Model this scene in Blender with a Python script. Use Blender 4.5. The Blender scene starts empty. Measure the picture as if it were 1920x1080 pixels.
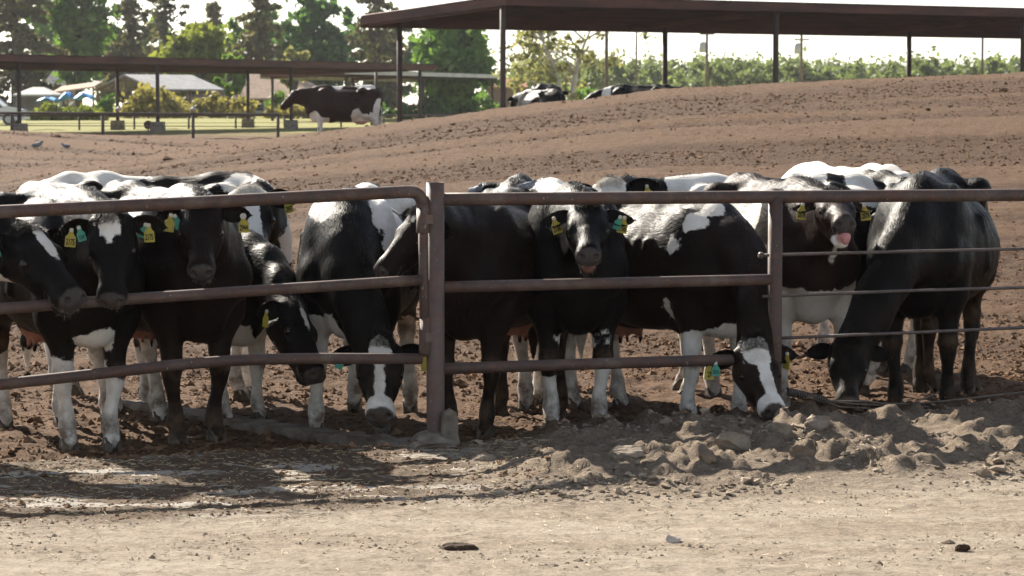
import bpy, math, random
import numpy as np
from mathutils import Vector, Matrix

# ------------------------------------------------------------------ camera, sky, sun, exposure
SC = bpy.context.scene
COL = SC.collection
CAM_H = 1.92
FPX = 5280.0                      # focal length in pixels of a 1920 wide picture
PITCH = math.atan(340.0 / FPX)
cam = bpy.data.cameras.new('camera')
cam.sensor_width = 36.0
cam.lens = FPX / 1920.0 * 36.0
cam.clip_start = 0.5
cam.clip_end = 9000.0
cam.dof.use_dof = True
cam.dof.focus_distance = 16.3
cam.dof.aperture_fstop = 9.0
cam_ob = bpy.data.objects.new('camera', cam)
cam_ob.location = (0, 0, CAM_H)
cam_ob.rotation_euler = (math.pi / 2 - PITCH, 0, 0)
COL.objects.link(cam_ob)
SC.camera = cam_ob

SUN_EL = math.radians(33)
SUN_AZ = math.radians(-31)        # measured from +Y (view direction) towards +X: behind the cows, to the left
world = bpy.data.worlds.new('World')
SC.world = world
world.use_nodes = True
wn = world.node_tree
bg = wn.nodes['Background']
sky = wn.nodes.new('ShaderNodeTexSky')
sky.sky_type = 'NISHITA'
sky.sun_disc = False
sky.sun_elevation = SUN_EL
sky.sun_rotation = SUN_AZ
sky.air_density = 1.0
sky.dust_density = 0.4
sky.ozone_density = 1.5
hs_ = wn.nodes.new('ShaderNodeHueSaturation')          # whitish hazy spring sky
hs_.inputs['Saturation'].default_value = 0.5
wn.links.new(sky.outputs[0], hs_.inputs['Color'])
wn.links.new(hs_.outputs[0], bg.inputs[0])
bg.inputs[1].default_value = 0.066
sun = bpy.data.lights.new('sun', 'SUN')
sun.energy = 5.0
sun.angle = math.radians(0.53)
sun.color = (1.0, 0.915, 0.79)
sun_ob = bpy.data.objects.new('sun', sun)
sd = Vector((math.sin(SUN_AZ) * math.cos(SUN_EL), math.cos(SUN_AZ) * math.cos(SUN_EL), math.sin(SUN_EL)))
sun_ob.rotation_euler = sd.to_track_quat('Z', 'Y').to_euler()
sun_ob.location = (-10, 20, 30)
COL.objects.link(sun_ob)
SC.view_settings.view_transform = 'Standard'
SC.view_settings.look = 'None'
SC.view_settings.exposure = 1.48
SC.view_settings.gamma = 1.0
SC.render.engine = 'CYCLES'
SC.cycles.max_bounces = 6
SC.cycles.diffuse_bounces = 3
SC.cycles.glossy_bounces = 2
SC.cycles.transmission_bounces = 3
SC.cycles.volume_bounces = 0
SC.cycles.transparent_max_bounces = 8
SC.cycles.use_denoising = True

rng = np.random.default_rng(7)
random.seed(7)

# ------------------------------------------------------------------ helpers
def at(px, py, Y):
    """World point seen at photograph pixel (px, py) at distance Y."""
    cp, sp = math.cos(PITCH), math.sin(PITCH)
    a = (px - 960.0) / FPX
    b = (540.0 - py) / FPX
    dx, dy, dz = a, cp + b * sp, -sp + b * cp
    t = Y / dy
    return np.array([dx * t, Y, CAM_H + dz * t])

def on_ground(px, py, z=0.0):
    cp, sp = math.cos(PITCH), math.sin(PITCH)
    b = (540.0 - py) / FPX
    dy, dz = cp + b * sp, -sp + b * cp
    return at(px, py, (z - CAM_H) / dz * dy)

def vec(*a): return np.array(a, dtype=np.float64)
def unit(v): v = np.asarray(v, dtype=np.float64); return v / max(np.linalg.norm(v), 1e-9)

def _hash(ix, iy, iz, seed):
    h = (ix.astype(np.int64) * 374761393 + iy.astype(np.int64) * 668265263 + iz.astype(np.int64) * 2147483647 + seed * 1274126177) & 0xFFFFFFFF
    h = ((h ^ (h >> 13)) * 1274126177) & 0xFFFFFFFF
    h = (h ^ (h >> 16)) & 0xFFFF
    return h.astype(np.float32) / 65535.0

def noise(x, y, z=0.0, seed=0):
    """Value noise in [0, 1]."""
    x = np.asarray(x, dtype=np.float64); y = np.asarray(y, dtype=np.float64)
    z = np.zeros_like(x) + z
    x0 = np.floor(x); y0 = np.floor(y); z0 = np.floor(z)
    fx = x - x0; fy = y - y0; fz = z - z0
    fx = fx * fx * (3 - 2 * fx); fy = fy * fy * (3 - 2 * fy); fz = fz * fz * (3 - 2 * fz)
    ix = x0.astype(np.int64); iy = y0.astype(np.int64); iz = z0.astype(np.int64)
    r = 0
    two = np.any(fz != 0)
    for dz in ((0, 1) if two else (0,)):
        wz = fz if dz else 1 - fz
        for dx in (0, 1):
            wx = fx if dx else 1 - fx
            for dy in (0, 1):
                wy = fy if dy else 1 - fy
                r = r + _hash(ix + dx, iy + dy, iz + dz, seed) * wx * wy * wz
    return r

def fbm(x, y, z=0.0, oct=4, seed=0, gain=0.5):
    r = 0; a = 1.0; t = 0
    for o in range(oct):
        r = r + a * noise(x * 2 ** o + 17.3 * o, y * 2 ** o - 9.1 * o, np.asarray(z) * 2 ** o, seed + o * 31)
        t += a; a *= gain
    return r / t

def sstep(a, b, x):
    t = np.clip((np.asarray(x, dtype=np.float64) - a) / (b - a), 0, 1)
    return t * t * (3 - 2 * t)

def mesh_np(name, V, F, mat=None, smooth=True, attrs=None):
    """Mesh data from numpy vertices and an (n, 3) or (n, 4) face array."""
    V = np.asarray(V, dtype=np.float32); F = np.asarray(F, dtype=np.int32)
    me = bpy.data.meshes.new(name)
    n = F.shape[1]
    me.vertices.add(len(V)); me.vertices.foreach_set('co', V.ravel())
    me.loops.add(F.size); me.loops.foreach_set('vertex_index', F.ravel())
    me.polygons.add(len(F))
    me.polygons.foreach_set('loop_start', np.arange(0, F.size, n, dtype=np.int32))
    me.polygons.foreach_set('use_smooth', np.full(len(F), smooth, dtype=bool))
    if attrs:
        for k, v in attrs.items():
            a = me.attributes.new(k, 'FLOAT', 'POINT')
            a.data.foreach_set('value', np.asarray(v, dtype=np.float32))
    me.update(calc_edges=True)
    me.validate()
    if mat: me.materials.append(mat)
    return me

def link(name, me, parent=None):
    o = bpy.data.objects.new(name, me)
    COL.objects.link(o)
    if parent is not None: o.parent = parent
    return o

def empty(name, loc=(0, 0, 0), rz=0.0):
    o = bpy.data.objects.new(name, None)
    o.empty_display_size = 0.2
    o.location = loc; o.rotation_euler = (0, 0, rz)
    COL.objects.link(o)
    return o

def tag(o, label=None, cat=None, group=None, kind=None):
    if label: o['label'] = label
    if cat: o['category'] = cat
    if group: o['group'] = group
    if kind: o['kind'] = kind
    return o

class MB:
    """Collects simple solids into one mesh."""
    def __init__(s): s.v = []; s.f = []
    def add(s, vs, fs):
        o = len(s.v); s.v += [tuple(map(float, v)) for v in vs]; s.f += [tuple(i + o for i in f) for f in fs]
    def box(s, c, d, R=None, taper=1.0):
        c = Vector(c); hx, hy, hz = d[0] / 2, d[1] / 2, d[2] / 2
        vs = []
        for z in (-1, 1):
            k = taper if z > 0 else 1.0
            for (x, y) in ((-1, -1), (1, -1), (1, 1), (-1, 1)):
                p = Vector((x * hx * k, y * hy * k, z * hz))
                if R is not None: p = R @ p
                vs.append(c + p)
        s.add(vs, [(3, 2, 1, 0), (4, 5, 6, 7), (0, 1, 5, 4), (1, 2, 6, 5), (2, 3, 7, 6), (3, 0, 4, 7)])
    def tube(s, pts, r, n=12, cap=True, open_end=False):
        pts = [Vector(p) for p in pts]
        rs = r if isinstance(r, (list, tuple)) else [r] * len(pts)
        base = len(s.v); prev = None
        for i, p in enumerate(pts):
            if i == 0: t = pts[1] - p
            elif i == len(pts) - 1: t = p - pts[i - 1]
            else: t = (pts[i + 1] - p).normalized() + (p - pts[i - 1]).normalized()
            t.normalize()
            if prev is None:
                u = t.orthogonal().normalized()
            else:
                u = (prev - t * prev.dot(t)).normalized()
            prev = u; w = t.cross(u)
            for k in range(n):
                a = 2 * math.pi * k / n
                q = p + (u * math.cos(a) + w * math.sin(a)) * rs[i]
                s.v.append((q.x, q.y, q.z))
        for i in range(len(pts) - 1):
            for k in range(n):
                a = base + i * n + k; b = base + i * n + (k + 1) % n
                s.f.append((a, b, b + n, a + n))
        if cap:
            s.f.append(tuple(base + k for k in reversed(range(n))))
            if not open_end: s.f.append(tuple(base + (len(pts) - 1) * n + k for k in range(n)))
    def mesh(s, name, mat, smooth=False, angle=None):
        me = bpy.data.meshes.new(name)
        me.from_pydata(s.v, [], s.f)
        me.materials.append(mat)
        if smooth:
            me.polygons.foreach_set('use_smooth', [len(p.vertices) <= 4 for p in me.polygons])
        me.update()
        return me
    def build(s, name, mat, parent=None, smooth=False):
        return link(name, s.mesh(name, mat, smooth), parent)

# ------------------------------------------------------------------ materials
def new_mat(name):
    m = bpy.data.materials.new(name); m.use_nodes = True
    nt = m.node_tree
    return m, nt, nt.nodes['Principled BSDF']

def N(nt, typ, **kw):
    n = nt.nodes.new(typ)
    for k, v in kw.items():
        if k.startswith('i_'):
            key = k[2:]
            key = int(key) if key.isdigit() else key.replace('_', ' ')
            n.inputs[key].default_value = v
        else: setattr(n, k, v)
    return n

def ramp(nt, fac, stops):
    r = nt.nodes.new('ShaderNodeValToRGB')
    e = r.color_ramp.elements
    while len(e) < len(stops): e.new(0.5)
    for i, (p, c) in enumerate(stops):
        e[i].position = p
        e[i].color = (c, c, c, 1) if isinstance(c, (int, float)) else (*c, 1)
    nt.links.new(fac, r.inputs[0])
    return r.outputs[0]

def mix(nt, fac, a, b, typ='MIX'):
    m = nt.nodes.new('ShaderNodeMix'); m.data_type = 'RGBA'; m.blend_type = typ
    for k, v in ((0, fac), (6, a), (7, b)):
        if isinstance(v, bpy.types.NodeSocket): nt.links.new(v, m.inputs[k])
        elif k == 0: m.inputs[0].default_value = v
        else: m.inputs[k].default_value = (*v, 1) if len(v) == 3 else v
    return m.outputs[2]

def mth(nt, op, a, b=None, clamp=False):
    m = nt.nodes.new('ShaderNodeMath'); m.operation = op; m.use_clamp = clamp
    for k, v in ((0, a), (1, b)):
        if v is None: continue
        if isinstance(v, bpy.types.NodeSocket): nt.links.new(v, m.inputs[k])
        else: m.inputs[k].default_value = v
    return m.outputs[0]

def nz(nt, scale, detail=4, rough=0.55, vec=None, dim='3D'):
    n = nt.nodes.new('ShaderNodeTexNoise')
    n.inputs['Scale'].default_value = scale
    n.inputs['Detail'].default_value = detail
    n.inputs['Roughness'].default_value = rough
    if vec is not None: nt.links.new(vec, n.inputs['Vector'])
    return n.outputs['Fac']

def mrange(nt, v, a, b, c=0.0, d=1.0, smooth=False):
    m = nt.nodes.new('ShaderNodeMapRange')
    if smooth: m.interpolation_type = 'SMOOTHSTEP'
    nt.links.new(v, m.inputs[0])
    for i, x in enumerate((a, b, c, d)): m.inputs[i + 1].default_value = x
    return m.outputs[0]

def attr(nt, name):
    a = nt.nodes.new('ShaderNodeAttribute'); a.attribute_name = name
    return a.outputs['Fac']

def objco(nt):
    return nt.nodes.new('ShaderNodeTexCoord').outputs['Object']

def scaled(nt, vec, s):
    m = nt.nodes.new('ShaderNodeMapping'); m.inputs['Scale'].default_value = s
    nt.links.new(vec, m.inputs['Vector'])
    return m.outputs[0]

def bump(nt, bs, h, strength, dist):
    b = nt.nodes.new('ShaderNodeBump')
    b.inputs['Strength'].default_value = strength; b.inputs['Distance'].default_value = dist
    nt.links.new(h, b.inputs['Height']); nt.links.new(b.outputs[0], bs.inputs['Normal'])
    return b

def simple(name, c1, c2, scale=6.0, rough=0.7, spec=0.3, bmp=0.0, bscale=40.0, metallic=0.0, stretch=None):
    """Two-tone mottled material with optional fine relief."""
    m, nt, bs = new_mat(name)
    v = objco(nt)
    if stretch: v = scaled(nt, v, stretch)
    f = ramp(nt, nz(nt, scale, 5, 0.6, v), [(0.35, 0.0), (0.65, 1.0)])
    nt.links.new(mix(nt, f, c1, c2), bs.inputs['Base Color'])
    bs.inputs['Roughness'].default_value = rough
    bs.inputs['Specular IOR Level'].default_value = spec
    bs.inputs['Metallic'].default_value = metallic
    if bmp: bump(nt, bs, nz(nt, bscale, 4, 0.6, v), bmp, 0.01)
    return m
# ------------------------------------------------------------------ terrain
def fence_y(x):                   # the line of the gate and the fence
    return 16.0 + 0.37 * (np.asarray(x, dtype=np.float64) + 0.364)

_cx = np.array([-60, -30, -11, -5.2, -2.4, -0.3, 1.1, 3.2, 5.5, 8.4, 11, 16, 30, 60], float)
_cz = np.array([0.25, 0.30, 0.42, 1.16, 1.52, 1.80, 1.98, 2.24, 2.38, 2.53, 2.62, 2.72, 2.5, 1.5], float)

def height0(x, y):
    """Smooth lie of the land."""
    x = np.asarray(x, float); y = np.asarray(y, float)
    base = 0.05 * sstep(18, 30, y) + 0.80 * sstep(66, 128, y) + 0.45 * sstep(125, 210, y) + 0.25 * sstep(210, 420, y)
    crest = np.interp(x * 60 / np.maximum(y, 30), _cx, _cz)
    b60 = 0.05
    up = sstep(17, 62, y) ** 1.15
    down = 1 - sstep(61, 82, y)
    m = np.maximum(crest - b60, -0.2) * up * down
    knoll = 0.62 * np.exp(-((x + 19.0) / 7.0) ** 2 - ((y - 96) / 11.0) ** 2)
    return base + m + knoll

def bank(x, y):
    """Loose dirt heaped along the outside of the fence, right of the gate post."""
    fy = fence_y(x)
    d = fy - y                                       # distance outside the fence
    on = sstep(-0.35, 0.6, x)
    prof = sstep(3.0, 1.2, d) * sstep(-0.75, -0.10, d)
    h = 0.065 + 0.05 * (fbm(x * 0.9, y * 0.9, 0, 3, 5) - 0.5) * 2 + 0.03 * sstep(1.0, 3.4, x)
    return prof * h * on

def furrow(x, y):
    """Long curved scrape bands across the slope, 0..1."""
    wv = y + 0.35 * np.sin(x * 0.35) + 1.2 * (fbm(x * 0.10, y * 0.10, 0, 2, 77) - 0.5) + x * 0.06
    return fbm(wv * 0.75, x * 0.04, 0, 3, 55, 0.6)

def height(x, y):
    x = np.asarray(x, float); y = np.asarray(y, float)
    z = height0(x, y)
    near = sstep(45, 20, y)
    d = fence_y(x) - y
    pen = sstep(0.15, -0.35, d)                       # churned soil inside the pen
    road = sstep(2.1, 3.1, d)                         # packed track outside
    bk = bank(x, y)
    z = z + bk - 0.06 * sstep(0.05, -0.30, d) * sstep(24, 19, y)
    r1 = np.abs(fbm(x * 5.0, y * 4.0, 0, 3, 11) - 0.5) * 2
    r2 = fbm(x * 14, y * 11, 0, 3, 23) - 0.5
    rough = pen * (0.045 * r1 + 0.040 * r2) + (1 - pen) * (1 - road) * (0.016 * r1 + 0.020 * r2) + road * (0.006 * r1 + 0.007 * r2)
    heap = sstep(0.005, 0.05, bk)
    lum = np.maximum(fbm(x * 3.0, y * 2.2, 0, 5, 37, 0.62) - 0.45, 0) * 0.21
    lum2 = np.maximum(fbm(x * 9.0, y * 7.0, 0, 3, 41) - 0.5, 0) * 0.20
    rough = rough + heap * (lum + lum2)
    z = z + rough * np.maximum(near, 0.45)
    # broad tractor scrapes running across the slope
    sl = sstep(20, 27, y) * sstep(130, 80, y)
    wv = y + 0.35 * np.sin(x * 0.35) + 1.2 * (fbm(x * 0.10, y * 0.10, 0, 2, 77) - 0.5) + x * 0.06
    z = z + sl * (0.11 * (furrow(x, y) - 0.5) * 2 + 0.03 * np.maximum(noise(wv * 2.2, x * 0.08, 0, 56) - 0.6, 0) * 2 + 0.05 * (fbm(x * 1.3, y * 1.0, 0, 3, 57) - 0.5) + 0.05 * (fbm(x * 4.0, y * 2.4, 0, 3, 58) - 0.5))
    z = z + sstep(30, 60, y) * 0.05 * (fbm(x * 0.5, y * 0.4, 0, 3, 61) - 0.5)
    return z

def ground_material():
    m, nt, bs = new_mat('dirt')
    oc = objco(nt)
    pen = attr(nt, 'pen'); grass = attr(nt, 'grass'); heap = attr(nt, 'heap'); far = attr(nt, 'slope'); slab = attr(nt, 'slab')
    n1 = nz(nt, 0.8, 5, 0.6, oc); n2 = nz(nt, 9, 6, 0.7, oc); n3 = nz(nt, 45, 4, 0.7, oc)
    mixn = mth(nt, 'ADD', mth(nt, 'MULTIPLY', n2, 0.5), mth(nt, 'MULTIPLY', n3, 0.5))
    f = ramp(nt, mixn, [(0.38, 0.0), (0.62, 1.0)])
    track = mix(nt, f, (0.125, 0.094, 0.066), (0.35, 0.288, 0.218))
    track = mix(nt, ramp(nt, nz(nt, 1.6, 5, 0.65, scaled(nt, oc, (0.35, 1.2, 1))), [(0.42, 0.0), (0.62, 0.75)]), track, mix(nt, f, (0.22, 0.182, 0.138), (0.42, 0.36, 0.288)))
    manure = mix(nt, f, (0.058, 0.029, 0.0145), (0.235, 0.135, 0.074))
    heapc = mix(nt, f, (0.165, 0.122, 0.086), (0.39, 0.308, 0.228))
    slope = mix(nt, f, (0.042, 0.019, 0.0085), (0.190, 0.103, 0.053))
    streak = ramp(nt, mth(nt, 'ADD', mth(nt, 'MULTIPLY', attr(nt, 'furrow'), 0.8), mth(nt, 'MULTIPLY', nz(nt, 1.4, 4, 0.6, scaled(nt, oc, (0.05, 1.0, 1))), 0.2)), [(0.47, 0.0), (0.58, 1.0)])
    slope = mix(nt, mth(nt, 'MULTIPLY', streak, 0.85), slope, mix(nt, f, (0.105, 0.056, 0.028), (0.265, 0.155, 0.084)))
    c = mix(nt, heap, track, heapc)
    c = mix(nt, pen, c, manure)
    c = mix(nt, far, c, slope)
    worn = mth(nt, 'MULTIPLY', slab, ramp(nt, nz(nt, 2.2, 5, 0.65, scaled(nt, oc, (0.55, 1.6, 1))), [(0.53, 0.0), (0.58, 1.0)]))
    c = mix(nt, worn, c, mix(nt, n3, (0.32, 0.29, 0.25), (0.42, 0.385, 0.34)))
    litter = mth(nt, 'MULTIPLY', mth(nt, 'MULTIPLY', slab, mth(nt, 'SUBTRACT', 1.0, worn)), 0.93)
    c = mix(nt, litter, c, mix(nt, f, (0.040, 0.026, 0.017), (0.150, 0.102, 0.065)))
    g = mix(nt, nz(nt, 0.7, 5, 0.7, scaled(nt, oc, (0.3, 1, 1))), (0.155, 0.165, 0.045), (0.30, 0.275, 0.095))
    c = mix(nt, grass, c, g)
    c = mix(nt, mth(nt, 'MULTIPLY', mth(nt, 'SUBTRACT', n1, 0.5), 0.6, True), c, (0.10, 0.07, 0.05))
    nt.links.new(c, bs.inputs['Base Color'])
    bs.inputs['Roughness'].default_value = 0.93
    bs.inputs['Specular IOR Level'].default_value = 0.15
    amp = mth(nt, 'ADD', 0.35, mth(nt, 'ADD', mth(nt, 'MULTIPLY', far, 1.6), mth(nt, 'ADD', mth(nt, 'MULTIPLY', pen, 0.8), mth(nt, 'MULTIPLY', heap, 0.9))))
    amp = mth(nt, 'MULTIPLY', amp, mth(nt, 'SUBTRACT', 1.0, mth(nt, 'MULTIPLY', grass, 0.7)))
    h = mth(nt, 'ADD', nz(nt, 24, 6, 0.8, oc), mth(nt, 'MULTIPLY', nz(nt, 7, 4, 0.7, oc), mth(nt, 'MULTIPLY', far, 1.0)))
    h = mth(nt, 'MULTIPLY', h, amp)
    bump(nt, bs, h, 1.0, 0.05)
    return m

M_DIRT = ground_material()

def on_slab(x, y):
    """Area outside the gate where a worn concrete pad shows through the litter."""
    d = fence_y(x) - y
    e = (fbm(np.asarray(x) * 1.5, np.asarray(y) * 1.5, 0, 3, 71) - 0.5) * 0.9
    return sstep(0.35, -0.5, x + e) * sstep(-0.1, 0.2, d) * sstep(2.75, 2.15, d + e)

def build_ground():
    ys = [-40, -20, -8, 0, 4, 7, 9, 10]
    y = 10.6
    while y < 13: ys.append(y); y += 0.05
    while y < 19.5: ys.append(y); y += 0.034
    st = 0.036
    while y < 130: ys.append(y); y += st; st *= 1.011
    while y < 6000: ys.append(y); y *= 1.09
    ys = np.array(ys)
    nu = 430
    u = np.linspace(-1, 1, nu)
    u = np.sign(u) * (0.50 * np.abs(u) + 0.50 * np.abs(u) ** 6)      # dense where the picture looks
    wid = np.where(ys < 10.5, 9.0, np.maximum(9.0, ys * 0.48)) + np.maximum(ys - 120, 0) * 1.2
    wid = np.where((ys >= 10.5) & (ys < 20), 0.30 * ys + 3.0, wid)
    X = u[None, :] * wid[:, None]; Y = np.repeat(ys[:, None], nu, 1)
    Z = height(X, Y)
    V = np.stack([X, Y, Z], -1).reshape(-1, 3)
    a = (np.arange(len(ys) - 1)[:, None] * nu + np.arange(nu - 1)[None]).ravel()
    Fq = np.stack([a, a + 1, a + nu + 1, a + nu], 1)
    x, y = V[:, 0], V[:, 1]
    d = fence_y(x) - y
    wob = (fbm(x * 2, y * 2, 0, 3, 91) - 0.5) * 0.5
    pen = sstep(0.25, -0.15, d + wob)
    slope = sstep(18.5, 24.0, y + wob * 4)
    left = x < 0.02 * y
    g = sstep(112, 122, y + (fbm(x * .3, y * .3, 0, 3, 14) - .5) * 10) * sstep(-40, -30, x + 0 * y) * 1.0
    g = np.where(y > 135, 1.0, g)
    me = mesh_np('ground', V, Fq, M_DIRT, True, {'pen': pen, 'slope': slope, 'grass': g, 'heap': np.clip(bank(x, y) / 0.03, 0, 1), 'slab': on_slab(x, y), 'furrow': furrow(x, y)})
    return tag(link('ground', me), kind='structure')
build_ground()

# paved road at the photographer's side, only its edge comes into the picture
def build_road():
    xs = np.linspace(-14, 14, 141)
    edge = 11.50 + 0.48 * (xs - 1.05) + 0.10 * (fbm(xs * 3, xs * 0, 0, 3, 3) - 0.5)
    V = []; F = []
    for i, x in enumerate(xs):
        for j in range(6):
            t = j / 5
            y = edge[i] * t + (edge[i] - 9) * (1 - t)
            zz = max(float(height(x, y)), 0) + (0.022 if j < 5 else -0.02)
            V.append((x, y, zz))
    n = 6
    for i in range(len(xs) - 1):
        for j in range(n - 1): F.append((i * n + j, (i + 1) * n + j, (i + 1) * n + j + 1, i * n + j + 1))
    m = simple('road_asphalt', (0.20, 0.195, 0.19), (0.27, 0.26, 0.25), 25, 0.9, 0.2, 0.6, 120)
    tag(link('road', mesh_np('road', V, F, m, True)), kind='structure')
build_road()

# loose clods, one joined layer per zone (far too many to count)
def lump_shapes(n, rs, rough=0.32):
    t = (1 + 5 ** .5) / 2
    iv = np.array([(-1, t, 0), (1, t, 0), (-1, -t, 0), (1, -t, 0), (0, -1, t), (0, 1, t), (0, -1, -t), (0, 1, -t), (t, 0, -1), (t, 0, 1), (-t, 0, -1), (-t, 0, 1)], float)
    iv /= np.linalg.norm(iv[0])
    f = np.array([(0, 11, 5), (0, 5, 1), (0, 1, 7), (0, 7, 10), (0, 10, 11), (1, 5, 9), (5, 11, 4), (11, 10, 2), (10, 7, 6), (7, 1, 8), (3, 9, 4), (3, 4, 2), (3, 2, 6), (3, 6, 8), (3, 8, 9), (4, 9, 5), (2, 4, 11), (6, 2, 10), (8, 6, 7), (9, 8, 1)])
    out = []
    for i in range(n):
        out.append(iv * (1 + rs.normal(size=(12, 1)) * rough) * rs.uniform(0.65, 1.25, 3))
    return np.array(out), f

def scatter(name, label, xy, size, mat, rs, flat=0.65, sink=0.3, smooth=False, octa=False):
    sh, f = lump_shapes(24, rs)
    if octa:
        o6 = np.array([(1, 0, 0), (-1, 0, 0), (0, 1, 0), (0, -1, 0), (0, 0, 1), (0, 0, -1)], float)
        sh = np.array([o6 * (1 + rs.normal(size=(6, 1)) * 0.25) * rs.uniform(0.7, 1.3, 3) for _ in range(24)])
        f = np.array([(0, 2, 4), (2, 1, 4), (1, 3, 4), (3, 0, 4), (2, 0, 5), (1, 2, 5), (3, 1, 5), (0, 3, 5)])
    n = len(xy)
    k = rs.integers(0, len(sh), n)
    V = sh[k] * size[:, None, None]
    V[:, :, 2] *= flat
    an = rs.uniform(0, 6.28, n); c, s_ = np.cos(an)[:, None], np.sin(an)[:, None]
    x, y = V[:, :, 0] * c - V[:, :, 1] * s_, V[:, :, 0] * s_ + V[:, :, 1] * c
    z = height(xy[:, 0], xy[:, 1])
    V = np.stack([x + xy[:, 0:1], y + xy[:, 1:2], V[:, :, 2] + z[:, None] + (size * flat * (1 - sink * 2))[:, None] * 0.6], -1)
    F = f[None] + (np.arange(n) * sh.shape[1])[:, None, None]
    o = link(name, mesh_np(name, V.reshape(-1, 3), F.reshape(-1, 3), mat, smooth))
    return tag(o, label, 'clods', kind='stuff')

M_CLOD = simple('manure_clod', (0.060, 0.033, 0.019), (0.25, 0.152, 0.090), 5, 0.95, 0.1, 0.8, 60)
M_CLOD2 = simple('slope_clod', (0.058, 0.028, 0.013), (0.24, 0.134, 0.070), 7, 0.95, 0.1)
M_GRIT = simple('track_grit', (0.20, 0.15, 0.10), (0.40, 0.33, 0.25), 9, 0.95, 0.1)
M_CLOD3 = simple('dry_clod', (0.18, 0.138, 0.10), (0.37, 0.30, 0.23), 5, 0.95, 0.1, 0.8, 60)
M_STRAW = simple('straw', (0.50, 0.41, 0.26), (0.36, 0.28, 0.16), 8, 0.7, 0.3)

def build_clods():
    rs = np.random.default_rng(3)
    n = 30000
    t = rs.uniform(0, 1, n); y = 15.2 + 9.0 * t ** 1.1; x = rs.uniform(-1, 1, n) * (0.23 * y + 0.6)
    ok = (fence_y(x) - y < 0.10) & (fbm(x * 1.6, y * 1.6, 0, 3, 8) > 0.40)
    xy = np.stack([x, y], 1)[ok]
    scatter('manure_clods', 'dark crumbly manure clods covering the pen floor around the hooves', xy, np.exp(rs.normal(-4.50, 0.5, len(xy))), M_CLOD, rs, octa=True)
    n = 175000
    y = 20 + 80 * rs.uniform(0, 1, n) ** 1.45; x = rs.uniform(-1, 1, n) * (0.22 * y + 0.5)
    band = furrow(x, y)
    ok = (rs.uniform(0, 1, n) < np.clip(0.30 + 2.6 * (0.52 - band), 0.06, 0.9)) & (fbm(x * 0.7, y * 0.5, 0, 3, 18) > 0.36) & ((y < 66) | (x < -2))
    xy = np.stack([x, y], 1)[ok]
    scatter('slope_clods', 'brown clods strewn over the scraped dirt mound', xy, np.exp(rs.normal(-4.32, 0.42, len(xy))) * (0.75 + (xy[:, 1] - 22) / 50), M_CLOD2, rs, octa=True)
    n = 7000
    x = rs.uniform(-0.5, 5.0, n); d = rs.uniform(0.0, 2.9, n); y = fence_y(x) - d
    ok = (fbm(x * 1.8, y * 1.8, 0, 3, 28) > 0.50) & (bank(x, y) > 0.004)
    xy = np.stack([x, y], 1)[ok]
    scatter('dry_clods', 'pale dry clods heaped along the outside of the fence', xy, np.exp(rs.normal(-4.60, 0.55, len(xy))), M_CLOD3, rs)
    n = 9000
    x = rs.uniform(-3.8, 4.6, n); y = rs.uniform(10.8, 14.6, n)
    ok = (fbm(x * 1.2, y * 2.5, 0, 3, 29) > 0.52) & (fence_y(x) - y > 1.5)
    xy = np.stack([x, y], 1)[ok]
    scatter('track_crumbs', 'small brown crumbs scattered over the packed dirt track', xy, np.exp(rs.normal(-5.35, 0.5, len(xy))), M_GRIT, rs, octa=True)
    n = 7000
    x = rs.uniform(-4.2, 0.2, n); y = fence_y(x) - rs.uniform(0.0, 2.5, n)
    xy = np.stack([x, y], 1)
    scatter('litter_crumbs', 'dark litter crumbs scattered over the ground outside the gate', xy, np.exp(rs.normal(-5.0, 0.5, len(xy))), M_CLOD, rs, flat=0.45, octa=True)
    # straw
    n = 4200
    x = np.concatenate([rs.uniform(-4.2, 0.2, n // 2), rs.uniform(-4, 4.8, n // 2)])
    y = np.concatenate([fence_y(x[:n // 2]) - rs.uniform(-0.4, 2.8, n // 2), rs.uniform(11, 15.5, n // 2)])
    z = height(x, y) + 0.006
    an = rs.uniform(0, 6.28, n); L = rs.uniform(0.006, 0.026, n); el = rs.normal(0, 0.2, n)
    D = np.stack([np.cos(an), np.sin(an), el], 1); S = np.stack([-np.sin(an), np.cos(an), 0 * an], 1) * 0.0018
    P = np.stack([x, y, z], 1)
    up = np.array([0, 0, 0.0022])
    a, b = P - D * L[:, None], P + D * L[:, None]
    V = np.stack([a - S, a + S, a + up, b - S, b + S, b + up], 1).reshape(-1, 3)
    o6 = (np.arange(n) * 6)[:, None]
    F = np.concatenate([o6 + np.array([q]) for q in ((0, 3, 5, 2), (1, 2, 5, 4), (0, 1, 4, 3))])
    tag(link('straw_litter', mesh_np('straw_litter', V, F, M_STRAW, False)), 'thin pale straw stems littering the ground outside the gate', 'straw', kind='stuff')
build_clods()

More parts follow.
